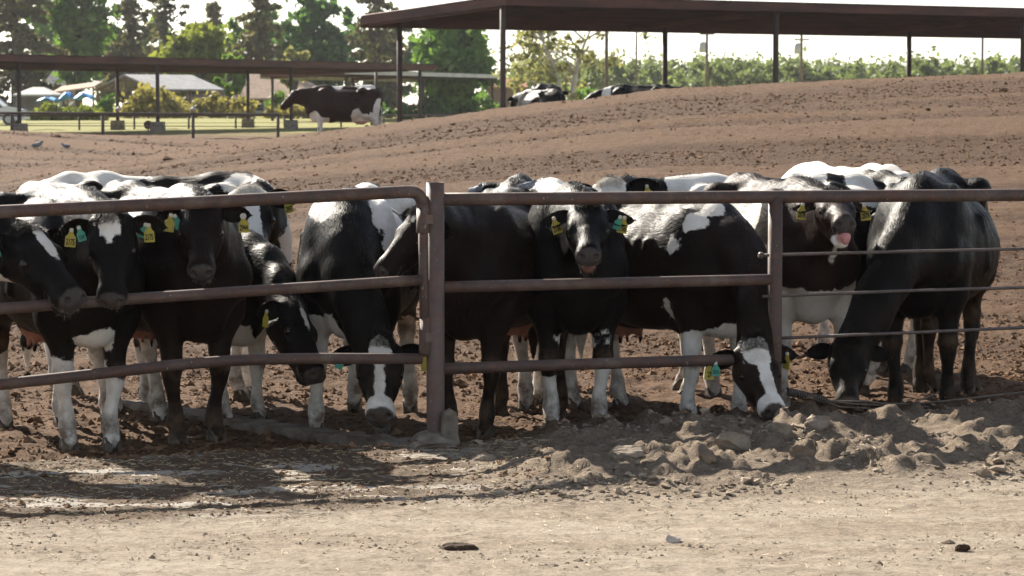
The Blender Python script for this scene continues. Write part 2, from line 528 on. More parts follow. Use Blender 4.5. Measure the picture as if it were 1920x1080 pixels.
def rock(name, label, px, py, w, h, d, seed, mat, sink=0.25, box=0.4, rot=0.0, group=None, zoff=0.0):
    """Angular lump of stone or broken concrete."""
    rs = np.random.default_rng(seed)
    p = on_ground(px, py, 0.06 if py < 890 else 0.0)
    V, F = eye_ball_np(14)
    q = np.sign(V) * np.abs(V) ** (1 - box)                      # squarish
    for _ in range(9):                                           # chip facets off
        nrm = rs.normal(size=3); nrm /= np.linalg.norm(nrm); lim = rs.uniform(0.62, 0.9)
        t = q @ nrm; q = q - np.maximum(t - lim, 0)[:, None] * nrm
    q += (fbm(q[:, 0] * 3 + seed, q[:, 1] * 3, q[:, 2] * 3, 3, seed)[:, None] - 0.5) * 0.45 * q
    q *= np.array([w / 2, d / 2, h / 2]) * 1.1
    c, s_ = math.cos(rot), math.sin(rot)
    q = np.stack([q[:, 0] * c - q[:, 2] * s_, q[:, 1], q[:, 0] * s_ + q[:, 2] * c], 1)
    o = link(name, mesh_np(name, q, F, mat, False))
    o.location = (p[0], p[1], float(height(p[0], p[1])) + h * (0.5 - sink - 0.12) + zoff)
    return tag(o, label, 'rock', group)

def eye_ball_np(n):
    t = np.linspace(0.002, math.pi - 0.002, n); a = np.linspace(0, 2 * math.pi, n * 2, endpoint=False)
    T, A = np.meshgrid(t, a, indexing='ij')
    V = np.stack([np.sin(T) * np.cos(A), np.sin(T) * np.sin(A), np.cos(T)], -1).reshape(-1, 3)
    m = n * 2
    F = [(i * m + j, (i + 1) * m + j, (i + 1) * m + (j + 1) % m, i * m + (j + 1) % m) for i in range(n - 1) for j in range(m)]
    return V, np.array(F)

M_ROCK = simple('broken_concrete', (0.155, 0.122, 0.094), (0.28, 0.23, 0.18), 9, 0.92, 0.15, 0.7, 40)
M_ROCKB = simple('brown_stone', (0.13, 0.095, 0.068), (0.22, 0.165, 0.12), 9, 0.92, 0.15, 0.7, 40)
M_PEB = simple('pale_pebble', (0.42, 0.36, 0.31), (0.52, 0.46, 0.40), 9, 0.9, 0.15, 0.4, 40)
M_DUNG = simple('dark_dung', (0.030, 0.018, 0.011), (0.075, 0.046, 0.030), 14, 0.9, 0.15, 0.8, 40)
ROCKS = [
    ('pale flat slab of broken concrete on the dirt bank', 1531, 822, 0.16, 0.08, 0.10, 11, M_ROCK, 0.2, 0.55, 0.0),
    ('upright pale block of broken concrete below the eating cow with the wide white blaze', 1461, 832, 0.14, 0.16, 0.12, 12, M_ROCK, 0.25, 0.5, -0.1),
    ('large rounded concrete lump in the middle of the dirt bank', 1370, 848, 0.20, 0.13, 0.15, 13, M_ROCK, 0.38, 0.35, 0.2),
    ('low pale stone at the left foot of the dirt bank', 1178, 868, 0.18, 0.10, 0.14, 14, M_ROCK, 0.42, 0.35, 0.25),
    ('jagged brown clod standing up from the dirt bank', 1505, 866, 0.13, 0.11, 0.10, 15, M_ROCKB, 0.25, 0.3, -0.25),
    ('small angular brown stone at the bottom of the bank', 1326, 897, 0.09, 0.075, 0.07, 16, M_ROCKB, 0.25, 0.3, 0.3),
    ('small dark stone at the top of the dirt bank', 1237, 830, 0.085, 0.05, 0.06, 17, M_ROCKB, 0.3, 0.3, 0.0),
    ('pale pebble lying alone on the packed dirt track', 1264, 1016, 0.070, 0.038, 0.05, 18, M_PEB, 0.15, 0.3, 0.0),
    ('dark flat manure pat on the packed dirt track', 855, 1030, 0.17, 0.040, 0.09, 19, M_DUNG, 0.25, 0.1, 0.0),
    ('round dark dung lump near the right edge of the track', 1805, 1034, 0.060, 0.045, 0.05, 20, M_DUNG, 0.2, 0.2, 0.0),
    ('broad stone in the loose dirt just right of the gate post', 905, 846, 0.13, 0.08, 0.10, 21, M_ROCK, 0.4, 0.35, 0.0),
]
for (lb, px, py, w, h, d, sd_, mt, sk, bx, rt) in ROCKS:
    rock('dung_lump' if mt is M_DUNG else 'rock', lb, px, py, w, h, d, sd_, mt, sk, bx, rt)
# ------------------------------------------------------------------ gate, gate post and pipe fence
def pipe_material(name, c1, c2, c3):
    m, nt, bs = new_mat(name)
    oc = objco(nt)
    n = nz(nt, 9, 6, 0.7, oc)
    c = mix(nt, ramp(nt, n, [(0.35, 0.0), (0.65, 1.0)]), c1, c2)
    rust = ramp(nt, nz(nt, 14, 6, 0.75, scaled(nt, oc, (0.6, 0.6, 1.2))), [(0.47, 0.0), (0.60, 1.0)])
    dust = ramp(nt, nz(nt, 5, 6, 0.75, oc), [(0.50, 0.0), (0.68, 0.75)])
    c = mix(nt, mth(nt, 'MULTIPLY', rust, 0.7), c, c3)
    c = mix(nt, dust, c, (0.15, 0.112, 0.088))
    specks = ramp(nt, nz(nt, 85, 2, 0.6, scaled(nt, oc, (1.0, 1.0, 0.35))), [(0.70, 0.0), (0.73, 0.7)])
    c = mix(nt, specks, c, (0.45, 0.43, 0.40))
    nt.links.new(c, bs.inputs['Base Color'])
    nt.links.new(mrange(nt, n, 0.3, 0.7, 0.48, 0.75), bs.inputs['Roughness'])
    bs.inputs['Specular IOR Level'].default_value = 0.35
    bump(nt, bs, nz(nt, 120, 4, 0.7, oc), 0.3, 0.003)
    return m
M_PIPE = pipe_material('worn_brown_pipe', (0.056, 0.036, 0.031), (0.090, 0.061, 0.053), (0.115, 0.054, 0.036))
M_POST = pipe_material('worn_gate_post', (0.085, 0.057, 0.050), (0.135, 0.098, 0.086), (0.14, 0.074, 0.054))
M_CABLE = simple('steel_cable', (0.065, 0.046, 0.040), (0.11, 0.083, 0.073), 20, 0.5, 0.5, 0.3, 200)
M_ROPE = simple('old_rope', (0.12, 0.10, 0.08), (0.20, 0.17, 0.14), 20, 0.85, 0.2, 0.6, 150)
M_CONC = simple('weathered_concrete', (0.13, 0.105, 0.083), (0.27, 0.235, 0.195), 9, 0.93, 0.15, 0.7, 45)

def fp(px, py, off=0.0):
    """Point of the fence plane seen at a photograph pixel."""
    Y = 16.0
    for _ in range(12): Y = float(fence_y(at(px, py, Y)[0])) + off
    return tuple(at(px, py, Y))

def arc(a, b, c, n=6):
    a, b, c = Vector(a), Vector(b), Vector(c)
    return [((1 - t) ** 2) * a + 2 * t * (1 - t) * b + t * t * c for t in [i / n for i in range(n + 1)]]

def dense(pts, n=8):
    out = []
    for a, b in zip(pts[:-1], pts[1:]):
        a, b = Vector(a), Vector(b)
        out += [a.lerp(b, i / n) for i in range(n)]
    return out + [Vector(pts[-1])]

def build_gate():
    g = empty('pipe_gate', fp(793, 840))
    tag(g, 'swing gate of three rusty brown pipes left of the post, bottom pipe bent', 'gate')
    def part(nm, fn, mat=M_PIPE, sm=True):
        b = MB(); fn(b)
        o = b.build(nm, mat, g, sm); o.matrix_parent_inverse = Matrix.Translation(g.location).inverted()
        return o
    top = [fp(-210, 407), fp(0, 397), fp(385, 379), fp(762, 359.5)]
    R = 0.036
    part('top_rail', lambda b: b.tube(arc(fp(-262, 440), fp(-258, 409), fp(-225, 408)) + dense(top)[1:] + arc(fp(764, 359.5), fp(792, 358), fp(793, 388))[1:] + [fp(793, 392)], R, 16))
    part('middle_rail', lambda b: b.tube(dense([fp(-258, 596), fp(0, 579), fp(240, 561), fp(480, 545), fp(790, 525)], 4), 0.031, 16))
    part('bottom_rail', lambda b: b.tube([fp(-255, 750), fp(-120, 735), fp(0, 721), fp(120, 708), fp(236, 695), fp(330, 684), fp(420, 677), fp(500, 673.5), fp(600, 672), fp(700, 672.5), fp(790, 673)], 0.031, 16))
    part('upright', lambda b: b.tube([fp(793, 390), fp(797, 668)], 0.029, 16))
    part('upright', lambda b: b.tube([fp(-262, 438), fp(-254, 760)], 0.033, 14))
    for y0, y1, x in ((386, 437, 793), (594, 664, 798)):
        part('hinge_sleeve', lambda b: b.tube([fp(x, y0), fp(x + 0.5, y0 + 1), fp(x, y1 - 1), fp(x, y1)], [0.036, 0.0385, 0.0385, 0.036], 16))
    for y in (411, 632):
        a = fp(808, y, -0.03)
        part('hinge_tab', lambda b: b.box(a, (0.075, 0.030, 0.052), Matrix.Rotation(0.35, 3, 'Z')), M_POST, False)
    return g
build_gate()

def build_gate_post():
    a = Vector(fp(816, 342)); c = Vector((a.x, a.y, 0))
    g = empty('gate_post', (a.x, a.y, 0))
    tag(g, 'thick rusty steel gate post with an open top between gate and fence', 'post')
    b = MB(); n = 24
    rings = [(0.0515, -0.1), (0.0515, a.z), (0.045, a.z), (0.045, a.z - 0.25)]
    vs = []
    for r, z in rings:
        for k in range(n): vs.append((r * math.cos(2 * math.pi * k / n), r * math.sin(2 * math.pi * k / n), z))
    fs = [(i * n + k, i * n + (k + 1) % n, (i + 1) * n + (k + 1) % n, (i + 1) * n + k) for i in range(3) for k in range(n)]
    b.add(vs, fs)
    b.build('pipe', M_POST, g, True)
    # concrete collar broken round its foot
    V, F = eye_ball_np(12)
    V = V * np.array([0.15, 0.13, 0.085]) * (1 + 0.35 * (fbm(V[:, 0] * 3, V[:, 1] * 3, V[:, 2] * 3, 3, 4)[:, None] - 0.5))
    link('concrete_footing', mesh_np('concrete_footing', V, F, M_CONC, False), g)
    # leaning stub
    s = empty('concrete_stub', (a.x + 0.075, a.y - 0.06, 0.0))
    tag(s, 'pale weathered slab stub with a rounded top leaning against the gate post', 'stub')
    b = MB()
    o = [(-0.035, -0.05), (0.042, -0.05), (0.045, 0.15), (0.036, 0.185), (0.012, 0.20), (-0.018, 0.185), (-0.028, 0.15)]
    n = len(o)
    b.add([(x, -0.022, z) for x, z in o] + [(x, 0.022, z) for x, z in o], [tuple(range(n)), tuple(reversed(range(n, 2 * n)))] + [(i + n, i, (i + 1) % n, (i + 1) % n + n) for i in range(n)])
    st = b.build('slab', M_CONC, s); st.rotation_euler = (0.06, -0.03, 0.3)
    md = st.modifiers.new('bevel', 'BEVEL'); md.width = 0.008; md.segments = 2
build_gate_post()

def build_pipe_fence():
    g = empty('pipe_fence', fp(1453, 770))
    tag(g, 'rusty brown pipe and cable fence right of the gate post', 'fence')
    def part(nm, fn, mat=M_PIPE, sm=True, parent=None):
        b = MB(); fn(b)
        o = b.build(nm, mat, parent or g, sm)
        if parent is None: o.matrix_parent_inverse = Matrix.Translation(g.location).inverted()
        return o
    part('top_rail', lambda b: b.tube(dense([fp(824, 374), fp(1453, 369), fp(1920, 365.5), fp(2500, 361)], 6), 0.0375, 18))
    part('middle_rail', lambda b: b.tube(dense([fp(824, 538.5), fp(1120, 531.5), fp(1452, 524)], 4), 0.033, 16))
    part('bottom_rail', lambda b: b.tube(dense([fp(824, 691.5), fp(1120, 682), fp(1452, 672)], 4), 0.033, 16))
    p2 = Vector(fp(1454, 366))
    part('post', lambda b: b.tube([(p2.x, p2.y, -0.2), (p2.x, p2.y, p2.z - 0.01)], 0.043, 20))
    p3 = Vector(fp(2060, 364))
    part('post', lambda b: b.tube([(p3.x, p3.y, -0.2), (p3.x, p3.y, p3.z - 0.01)], 0.043, 20))
    part('cable', lambda b: b.tube([fp(1427, 479), fp(1453, 478), fp(1680, 472), fp(1920, 466.5), fp(2500, 456)], 0.0095, 8), M_CABLE)
    part('cable_end', lambda b: b.tube([fp(1422, 479), fp(1424, 479), fp(1430, 479), fp(1432, 479)], [0.012, 0.02, 0.02, 0.012], 8), M_CABLE)
    part('cable', lambda b: b.tube([fp(1430, 556), fp(1453, 555), fp(1680, 546), fp(1920, 539), fp(2500, 528)], 0.0095, 8), M_CABLE)
    part('cable', lambda b: b.tube([fp(1462, 634), fp(1680, 625), fp(1920, 614), fp(2500, 596)], 0.0095, 8), M_CABLE)
    # coil spring and the slack lower wire, in front of the hooves
    a, c = Vector(fp(1476, 734)), Vector(fp(1551, 752))
    ax = (c - a).normalized(); u = ax.orthogonal().normalized(); w = ax.cross(u)
    turns = 17; pts = []
    for i in range(turns * 10 + 1):
        t = i / (turns * 10); an = 2 * math.pi * turns * t
        pts.append(a.lerp(c, t) + (u * math.cos(an) + w * math.sin(an)) * 0.021)
    part('coil_spring', lambda b: b.tube(pts, 0.0062, 6), M_CABLE)
    part('loose_wire', lambda b: b.tube(dense([fp(1549, 752), fp(1620, 752), fp(1660, 757), fp(1706, 758), fp(1790, 750), fp(1920, 735), fp(2100, 712)], 3), 0.006, 6), M_ROPE)
    part('loose_wire', lambda b: b.tube(dense([fp(1549, 753), fp(1575, 763), fp(1640, 766), fp(1708, 757), fp(1730, 763), fp(1768, 763)], 3), 0.004, 6), M_ROPE)
    part('loose_wire', lambda b: b.tube(dense([fp(1550, 752), fp(1600, 757), fp(1650, 760), fp(1708, 757), fp(1745, 743), fp(1760, 735)], 3), 0.004, 6), M_ROPE)
build_pipe_fence()

def build_kerb():
    """Low strip of cast concrete running from the gate post into the pen."""
    pts = [on_ground(808, 842), on_ground(640, 815), on_ground(450, 786), on_ground(240, 746)]
    V = []; F = []
    rs = np.random.default_rng(2)
    P = dense([Vector(p) for p in pts], 16)
    n = 6
    for i, p in enumerate(P):
        t = (P[min(i + 1, len(P) - 1)] - P[max(i - 1, 0)]); t.z = 0; t.normalize()
        nr = Vector((t.y, -t.x, 0))
        if nr.y > 0: nr = -nr
        zt = 0.045 - 0.045 * i / len(P)
        wv = 0.02 * (float(fbm(np.array([i * 0.35]), np.array([0.5]), 0, 3, 9)[0]) - 0.5)
        for (d, z) in ((0.10 + wv, -0.15), (0.09 + wv, zt * 0.6 - 0.03), (0.07 + wv * 2, zt - 0.02), (-0.12, zt + wv - 0.02), (-0.16, zt * 0.6 - 0.04), (-0.17, -0.15)):
            V.append((p.x + nr.x * d + rs.normal() * 0.008, p.y + nr.y * d + rs.normal() * 0.012, z + rs.normal() * 0.008))
    for i in range(len(P) - 1):
        for j in range(n - 1): F.append((i * n + j, i * n + j + 1, (i + 1) * n + j + 1, (i + 1) * n + j))
    mk = simple('dirty_concrete', (0.075, 0.053, 0.038), (0.24, 0.205, 0.168), 5, 0.93, 0.15, 0.8, 35)
    F += [(0, 1, 4, 5), (1, 2, 3, 4)]
    tag(link('concrete_kerb', mesh_np('concrete_kerb', V, F, mk, False)), 'low worn concrete kerb running from the gate post into the pen', 'kerb')
build_kerb()
# ------------------------------------------------------------------ sheds, houses, trees and poles behind
M_RUSTRED = simple('rust_red_steel', (0.055, 0.030, 0.025), (0.115, 0.050, 0.037), 1.5, 0.75, 0.25, 0.2, 20, stretch=(0.4, 0.4, 2))
M_DARKSTEEL = simple('dark_steel', (0.050, 0.034, 0.030), (0.080, 0.055, 0.048), 2.0, 0.65, 0.3)
M_GALV = simple('galvanised_sheet', (0.40, 0.39, 0.38), (0.55, 0.54, 0.53), 1.2, 0.5, 0.4, metallic=0.3)
M_WOODPOLE = simple('pole_wood', (0.13, 0.095, 0.070), (0.20, 0.15, 0.11), 3, 0.9, 0.15, stretch=(3, 3, 0.3))
M_WALLC = simple('cream_wall', (0.45, 0.40, 0.33), (0.55, 0.49, 0.41), 1.0, 0.9, 0.15)
M_SHINGLE = simple('tan_roof_shingle', (0.34, 0.245, 0.19), (0.45, 0.34, 0.27), 3, 0.92, 0.1, 0.4, 30)
M_GREYROOF = simple('grey_roof', (0.22, 0.22, 0.23), (0.32, 0.32, 0.33), 2, 0.85, 0.2)
M_TARPB = simple('blue_tarp', (0.02, 0.22, 0.60), (0.03, 0.30, 0.68), 2, 0.5, 0.4)
M_CANVAS = simple('pale_canvas', (0.42, 0.41, 0.39), (0.52, 0.51, 0.49), 1, 0.9, 0.1)
M_GLASSD = simple('dark_glass', (0.02, 0.022, 0.025), (0.03, 0.033, 0.036), 3, 0.15, 0.6)

def gh(x, y): return float(height(x, y))

def shed(name, label, corner, ux, length, width, z_front, z_back, post_front, post_back, pr, footing=None, fascia=0.34, overhang=0.5, roofmat=None):
    """Open cattle shade: low sloping corrugated roof on steel posts. corner = front-left, ux = unit vector along the front."""
    g = empty(name, (corner[0], corner[1], gh(corner[0], corner[1])))
    tag(g, label, 'shed')
    inv = Matrix.Translation(g.location).inverted()
    def fin(o): o.matrix_parent_inverse = inv; return o
    ux = np.array([*unit(np.array(ux)), 0.0]); uy = np.array([-ux[1], ux[0], 0.0])
    c0 = np.array([corner[0], corner[1], 0.0])
    def P(a, d, dz=0.0): 
        p = c0 + ux * a + uy * d; z = z_front + (z_back - z_front) * d / width
        return np.array([p[0], p[1], z + dz])
    # corrugated sheet
    n = int(length / 0.076 * 4)
    A = np.linspace(0, length, n); w = 0.019 * np.sin(A / 0.076 * 2 * math.pi)
    V = []
    for d in (-0.25, width + 0.25):
        for dz in (0.0, -0.006): V += [P(a, d, 0.03 + ww + dz) for a, ww in zip(A, w)]
    k = np.arange(n - 1)
    F = np.concatenate([np.stack([k, k + 1, k + 1 + 2 * n, k + 2 * n], 1), np.stack([n + k, 3 * n + k, 3 * n + k + 1, n + k + 1], 1), np.stack([k, n + k, n + k + 1, k + 1], 1), np.stack([2 * n + k, 2 * n + k + 1, 3 * n + k + 1, 3 * n + k], 1)])
    fin(link('roof_sheet', mesh_np('roof_sheet', V, F, roofmat or M_RUSTRED, True), g))
    ang = math.atan2(ux[1], ux[0]); Rz = Matrix.Rotation(ang, 3, 'Z')
    slope = math.atan2(z_back - z_front, width)
    Rs = Rz @ Matrix.Rotation(slope, 3, 'X')
    def beam(nm, a0, a1, d0, d1, h, t, dz, mat=M_RUSTRED):
        b = MB(); p0, p1 = P(a0, d0, dz), P(a1, d1, dz); c = (p0 + p1) / 2
        L = np.linalg.norm(p1 - p0)
        if a0 != a1: b.box(c, (L, t, h), Rz)
        else: b.box(c, (t, L, h), Rs)
        fin(b.build(nm, mat, g))
    fm = roofmat or M_RUSTRED
    beam('fascia_board', 0, length, -0.22, -0.22, fascia, 0.05, -fascia / 2, fm)
    beam('fascia_board', 0, length, width + 0.22, width + 0.22, max(fascia, 0.32), 0.05, -max(fascia, 0.32) / 2, fm)
    beam('end_board', 0.03, 0.03, -0.19, width + 0.19, fascia, 0.05, -fascia / 2)
    beam('end_board', length - 0.03, length - 0.03, -0.19, width + 0.19, fascia, 0.05, -fascia / 2)
    for d in np.linspace(0.6, width - 0.6, 5): beam('purlin', 0.06, length - 0.06, d, d, 0.14, 0.07, -0.075)
    for row, d in ((post_front, 0.12), (post_back, width - 0.12)):
        for a in row:
            p = P(a, d); z0 = gh(p[0], p[1])
            b = MB(); b.tube([(p[0], p[1], z0 - 0.3), (p[0], p[1], p[2] - 0.14)], pr, 12)
            fin(b.build('post', M_DARKSTEEL, g, True))
            if footing:
                b = MB(); b.box((p[0], p[1], z0 + 0.17), (footing, footing, 0.55), None, 0.9)
                fin(b.build('footing', M_CONC, g))
    for a in sorted(set(list(post_front))):
        beam('rafter', a, a, 0.0, width, 0.14, 0.10, -0.225)
    return g

def line_hit(corner, ux, px, d, uy):
    """Distance along a shed row at which it crosses the photograph column px."""
    k = (px - 960.0) / FPX
    cx, cy = corner[0] + uy[0] * d, corner[1] + uy[1] * d
    return (k * cy - cx) / (ux[0] - k * ux[1])

def build_sheds():
    # near shed, right
    bl = at(683, 30, 84)
    ux = unit(np.array([0.85, 0.54])); uy = np.array([-ux[1], ux[0]])
    W = 7.6
    fl = np.array([bl[0], bl[1]]) - uy * W
    pf = [line_hit(fl, ux, p, 0.12, uy) for p in (940, 1453, 1915)]
    pb = [line_hit(fl, ux, p, W - 0.12, uy) for p in (750, 1246, 1702)]
    pf[0] = max(pf[0], 0.15)
    step = pf[2] - pf[1]
    pf += [pf[2] + step, pf[2] + 2 * step]; pb += [pb[2] + step, pb[2] + 2 * step]
    shed('cattle_shade', 'near cattle shade with rusty red roof on posts above the dirt mound', fl, ux, pf[-1] + 1.0, W, CAM_H + 3.00, CAM_H + 2.68, pf, pb, 0.085, None, 0.24)
    # far shed, left
    c = at(-420, 96, 102); e = at(812, 127, 140)
    ux = unit(np.array([e[0] - c[0], e[1] - c[1]])); uy = np.array([-ux[1], ux[0]])
    W = 7.0; L = float(np.hypot(e[0] - c[0], e[1] - c[1]))
    fl = np.array([c[0], c[1]])
    pf = [line_hit(fl, ux, p, 0.12, uy) for p in (-212, 38, 297, 547, 788)]
    pb = [line_hit(fl, ux, p, W - 0.12, uy) for p in (-30, 222, 466, 706)]
    shed('cattle_shade', 'far long cattle shade with rusty roof on posts with concrete footings', fl, ux, L, W, CAM_H + 2.05, CAM_H + 1.93, pf, pb, 0.085, 0.62, 0.26)
    # pale shed roof further back
    c = at(640, 132, 165); e = at(932, 150, 190)
    ux = unit(np.array([e[0] - c[0], e[1] - c[1]])); L = float(np.hypot(e[0] - c[0], e[1] - c[1])); W = 5.0
    uy = np.array([-ux[1], ux[0]])
    shed('cattle_shade', 'small distant cattle shade with a pale grey roof edge between the trees', np.array([c[0], c[1]]), ux, L, W, c[2], c[2] - 0.15, [1, L / 2, L - 0.6], [1, L / 2, L - 0.6], 0.09, None, 0.22, 0.5, M_GALV)
build_sheds()

# ---- pipe fences at the back of the pen
def back_fence(label, posts, rail_py, Y0, Y1, cables, r, hgt):
    a, b_ = at(posts[0], rail_py[0], Y0), at(posts[-1], rail_py[1], Y1)
    g = empty('back_fence', (a[0], a[1], gh(a[0], a[1]))); tag(g, label, 'fence')
    inv = Matrix.Translation(g.location).inverted()
    def pt(px):
        t = (px - posts[0]) / (posts[-1] - posts[0])
        k = (px - 960) / FPX; d = b_ - a
        s = (k * a[1] - a[0]) / (d[0] - k * d[1])
        return a + d * s
    m = MB(); m.tube([tuple(a), tuple(b_)], r, 10); o = m.build('top_rail', M_DARKSTEEL, g, True); o.matrix_parent_inverse = inv
    for p in posts:
        q = pt(p); m = MB(); m.tube([(q[0], q[1], gh(q[0], q[1]) - 0.3), tuple(q)], r * 1.15, 10)
        o = m.build('post', M_DARKSTEEL, g, True); o.matrix_parent_inverse = inv
    for c in cables:
        m = MB(); pp = []
        for i in range(25):
            p = a + (b_ - a) * i / 24
            z = p[2] - c - 0.10 * abs(math.sin(i * 1.3 + c * 9)) * (c > 0.5)
            pp.append((p[0], p[1] + 0.02, z))
        m.tube(pp, r * 0.3, 6); o = m.build('cable', M_DARKSTEEL, g, True); o.matrix_parent_inverse = inv
back_fence('dark pipe fence with sagging cables at the back left of the pen', [-320, -146, 24, 194, 363, 522], (210, 215), 99, 107, (0.45, 0.85), 0.052, 1.2)
back_fence('low dark rail fence at the edge of the grass behind the standing cow', [-60, 40, 150, 253, 355, 443, 534, 640, 720, 800, 880, 960], (217, 216), 124, 150, (0.35, 0.6), 0.04, 1.0)

g = empty('disc_sign', tuple(at(278, 250, 121))); tag(g, 'round rust brown disc on a short stake in the grass', 'disc')
b = MB(); b.tube([(0, -0.02, 0.36), (0, 0.02, 0.36)], 0.19, 20); b.build('disc', M_RUSTRED, g)
b = MB(); b.tube([(0, 0.04, -0.4), (0, 0.04, 0.4)], 0.025, 8); b.build('stake', M_DARKSTEEL, g)

# ---- houses
def gable_roof(m, x0, x1, y0, y1, ze, zr, hip=0.0, t=0.12):
    ym = (y0 + y1) / 2
    top = [(x0, y0, ze), (x1, y0, ze), (x1, y1, ze), (x0, y1, ze), (x0 + hip, ym, zr), (x1 - hip, ym, zr)]
    vs = top + [(x, y, z - t) for x, y, z in top]
    m.add(vs, [(0, 1, 5, 4), (2, 3, 4, 5), (3, 0, 4), (1, 2, 5), (7, 6, 10, 11), (9, 8, 11, 10), (6, 9, 10), (8, 7, 11), (0, 6, 7, 1), (1, 7, 8, 2), (2, 8, 9, 3), (3, 9, 6, 0)])

def build_houses():
    # ranch house with tan hipped roof
    Y = 205.0
    L, R_ = at(296, 175, Y), at(628, 186, Y)
    zg = gh(L[0], Y)
    g = empty('ranch_house', (L[0], Y, zg)); tag(g, 'low ranch house with tan hipped shingle roof behind the golden bushes', 'house')
    w = R_[0] - L[0]; ze = 1.92 + (200 - 184) / FPX * Y - zg; zr = 1.92 + (200 - 134) / FPX * Y - zg
    m = MB(); m.box((w / 2, 4.0, ze / 2 - 0.2), (w - 1.0, 7.0, ze + 0.35)); m.build('wall', M_WALLC, g)
    m = MB(); gable_roof(m, 0, w, 0, 8.2, ze, zr, 3.6); rf = m.build('roof', M_SHINGLE, g)
    m = MB(); m.box((w * 0.35, 4.6, zr), (0.7, 0.7, 1.0)); m.build('chimney', M_WALLC, rf)
    for fx in (0.14, 0.3, 0.55, 0.72, 0.9):
        m = MB(); m.box((w * fx, 0.47, ze * 0.60), (1.3, 0.06, 1.0)); wd = m.build('window', M_CANVAS, g)
        m = MB(); m.box((w * fx, 0.43, ze * 0.60), (1.1, 0.04, 0.8)); m.build('pane', M_GLASSD, wd)
    # open barn with truss gable and grey metal roof
    Y = 190.0
    a = at(172, 163, Y); apex = at(232, 139, Y); b = at(295, 163, Y); zg = gh(a[0], Y)
    g = empty('open_barn', (apex[0], Y, zg)); tag(g, 'open sided barn with bare timber truss gable and grey metal roof', 'barn')
    hw = (b[0] - a[0]) / 2; ze, zr = a[2] - zg, apex[2] - zg
    rot = -0.75; Rz = Matrix.Rotation(rot, 3, 'Z')
    D = 6.0
    def PT(x, y, z): return Rz @ Vector((x, y, z))
    for sgn, nm in ((-1, 'roof_slope'), (1, 'roof_slope')):
        m = MB(); p = [PT(0, 0, zr), PT(sgn * (hw * 1.35 + 0.4), 0, ze - 0.15), PT(sgn * (hw * 1.35 + 0.4), D, ze - 0.15), PT(0, D, zr)]
        m.add([q for q in p] + [q - Vector((0, 0, 0.1)) for q in p], [(0, 1, 2, 3), (7, 6, 5, 4), (0, 4, 5, 1), (1, 5, 6, 2), (2, 6, 7, 3), (3, 7, 4, 0)])
        m.build(nm, M_GREYROOF, g)
    W = hw * 1.35
    for y in (0.15, D * 0.5, D - 0.2):
        t = [((-W, ze - .2), (W, ze - .2)), ((-W, ze - .2), (0, zr - .18)), ((W, ze - .2), (0, zr - .18)), ((0, ze - .2), (0, zr - .2)), ((-W / 2, ze - .2), (-W / 4, ze + (zr - ze) * .68)), ((W / 2, ze - .2), (W / 4, ze + (zr - ze) * .68)), ((-W / 2, ze - .2), (-W * .55, ze + (zr - ze) * .35)), ((W / 2, ze - .2), (W * .55, ze + (zr - ze) * .35))]
        tr = None
        for (p, q) in t:
            m = MB(); m.tube([PT(p[0], y, p[1]), PT(q[0], y, q[1])], 0.10, 4); m.build('truss_timber', M_WOODPOLE, g)
        for x in (-W, 0, W):
            m = MB(); m.tube([PT(x, y, -0.3), PT(x, y, ze - 0.2)], 0.10, 6); m.build('post', M_WOODPOLE, g)
    # lean-to left of the barn, with blue tarps below
    Y = 188.0
    a = at(98, 172, Y); b = at(176, 162, Y); zg = gh(a[0], Y)
    g = empty('lean_to', (a[0], Y, zg)); tag(g, 'low lean-to with pale patchy roof left of the open barn', 'shed')
    m = MB(); p = [(0, 0, a[2] - zg), (b[0] - a[0], 0, b[2] - zg), (b[0] - a[0], 4, b[2] - zg + 0.4), (0, 4, a[2] - zg + 0.4)]
    m.add(p + [(x, y, z - 0.1) for x, y, z in p], [(0, 1, 2, 3), (7, 6, 5, 4), (0, 4, 5, 1), (1, 5, 6, 2), (2, 6, 7, 3), (3, 7, 4, 0)]); m.build('roof', M_SHINGLE, g)
    for f_ in (0.03, 0.35, 0.68, 0.97):
        x = (b[0] - a[0]) * f_; m = MB(); m.tube([(x, 0.2, -0.3), (x, 0.2, a[2] - zg + (b[2] - a[2]) * f_ - 0.1)], 0.07, 6); m.build('post', M_WOODPOLE, g)
    for lb, x0, y0, x1, y1, sd_ in (('sagging bright blue tarp slung under the lean-to', 100, 170, 130, 190, 1), ('teal blue tarp bundled beside the open barn', 132, 171, 172, 189, 2), ('pale blue tarp spread flat beside the canvas canopy', 66, 181, 104, 190, 3)):
        p0, p1 = at(x0, y1, 178.5), at(x1, y0, 178.5)
        n = 9; V = []; F = []
        for i in range(n):
            for j in range(n):
                u, v = i / (n - 1), j / (n - 1)
                ridge = 1 - abs(u - (0.75 if sd_ == 1 else 0.55)) / 0.75
                z = p0[2] + (p1[2] - p0[2]) * ridge * (1 - (v - 0.45) ** 2 * 2.2) + 0.06 * math.sin(u * 9 + v * 7 + sd_)
                V.append((p0[0] + (p1[0] - p0[0]) * u, 178.5 + 2.0 * v, z))
        F = [(i * n + j, (i + 1) * n + j, (i + 1) * n + j + 1, i * n + j + 1) for i in range(n - 1) for j in range(n - 1)]
        o = link('tarp', mesh_np('tarp', V, F, M_TARPB, True)); tag(o, lb, 'tarp')
        md = o.modifiers.new('thick', 'SOLIDIFY'); md.thickness = 0.02
    # canvas canopy
    p0, p1 = at(24, 200, 182), at(100, 177, 182); zg = gh(p0[0], 182)
    g = empty('canvas_canopy', (p0[0], 182, zg)); tag(g, 'pale grey canvas canopy near the left edge of the picture', 'canopy')
    w = p1[0] - p0[0]; h = p1[2] - zg; top = 1.92 + (200 - 163) / FPX * 182 - zg
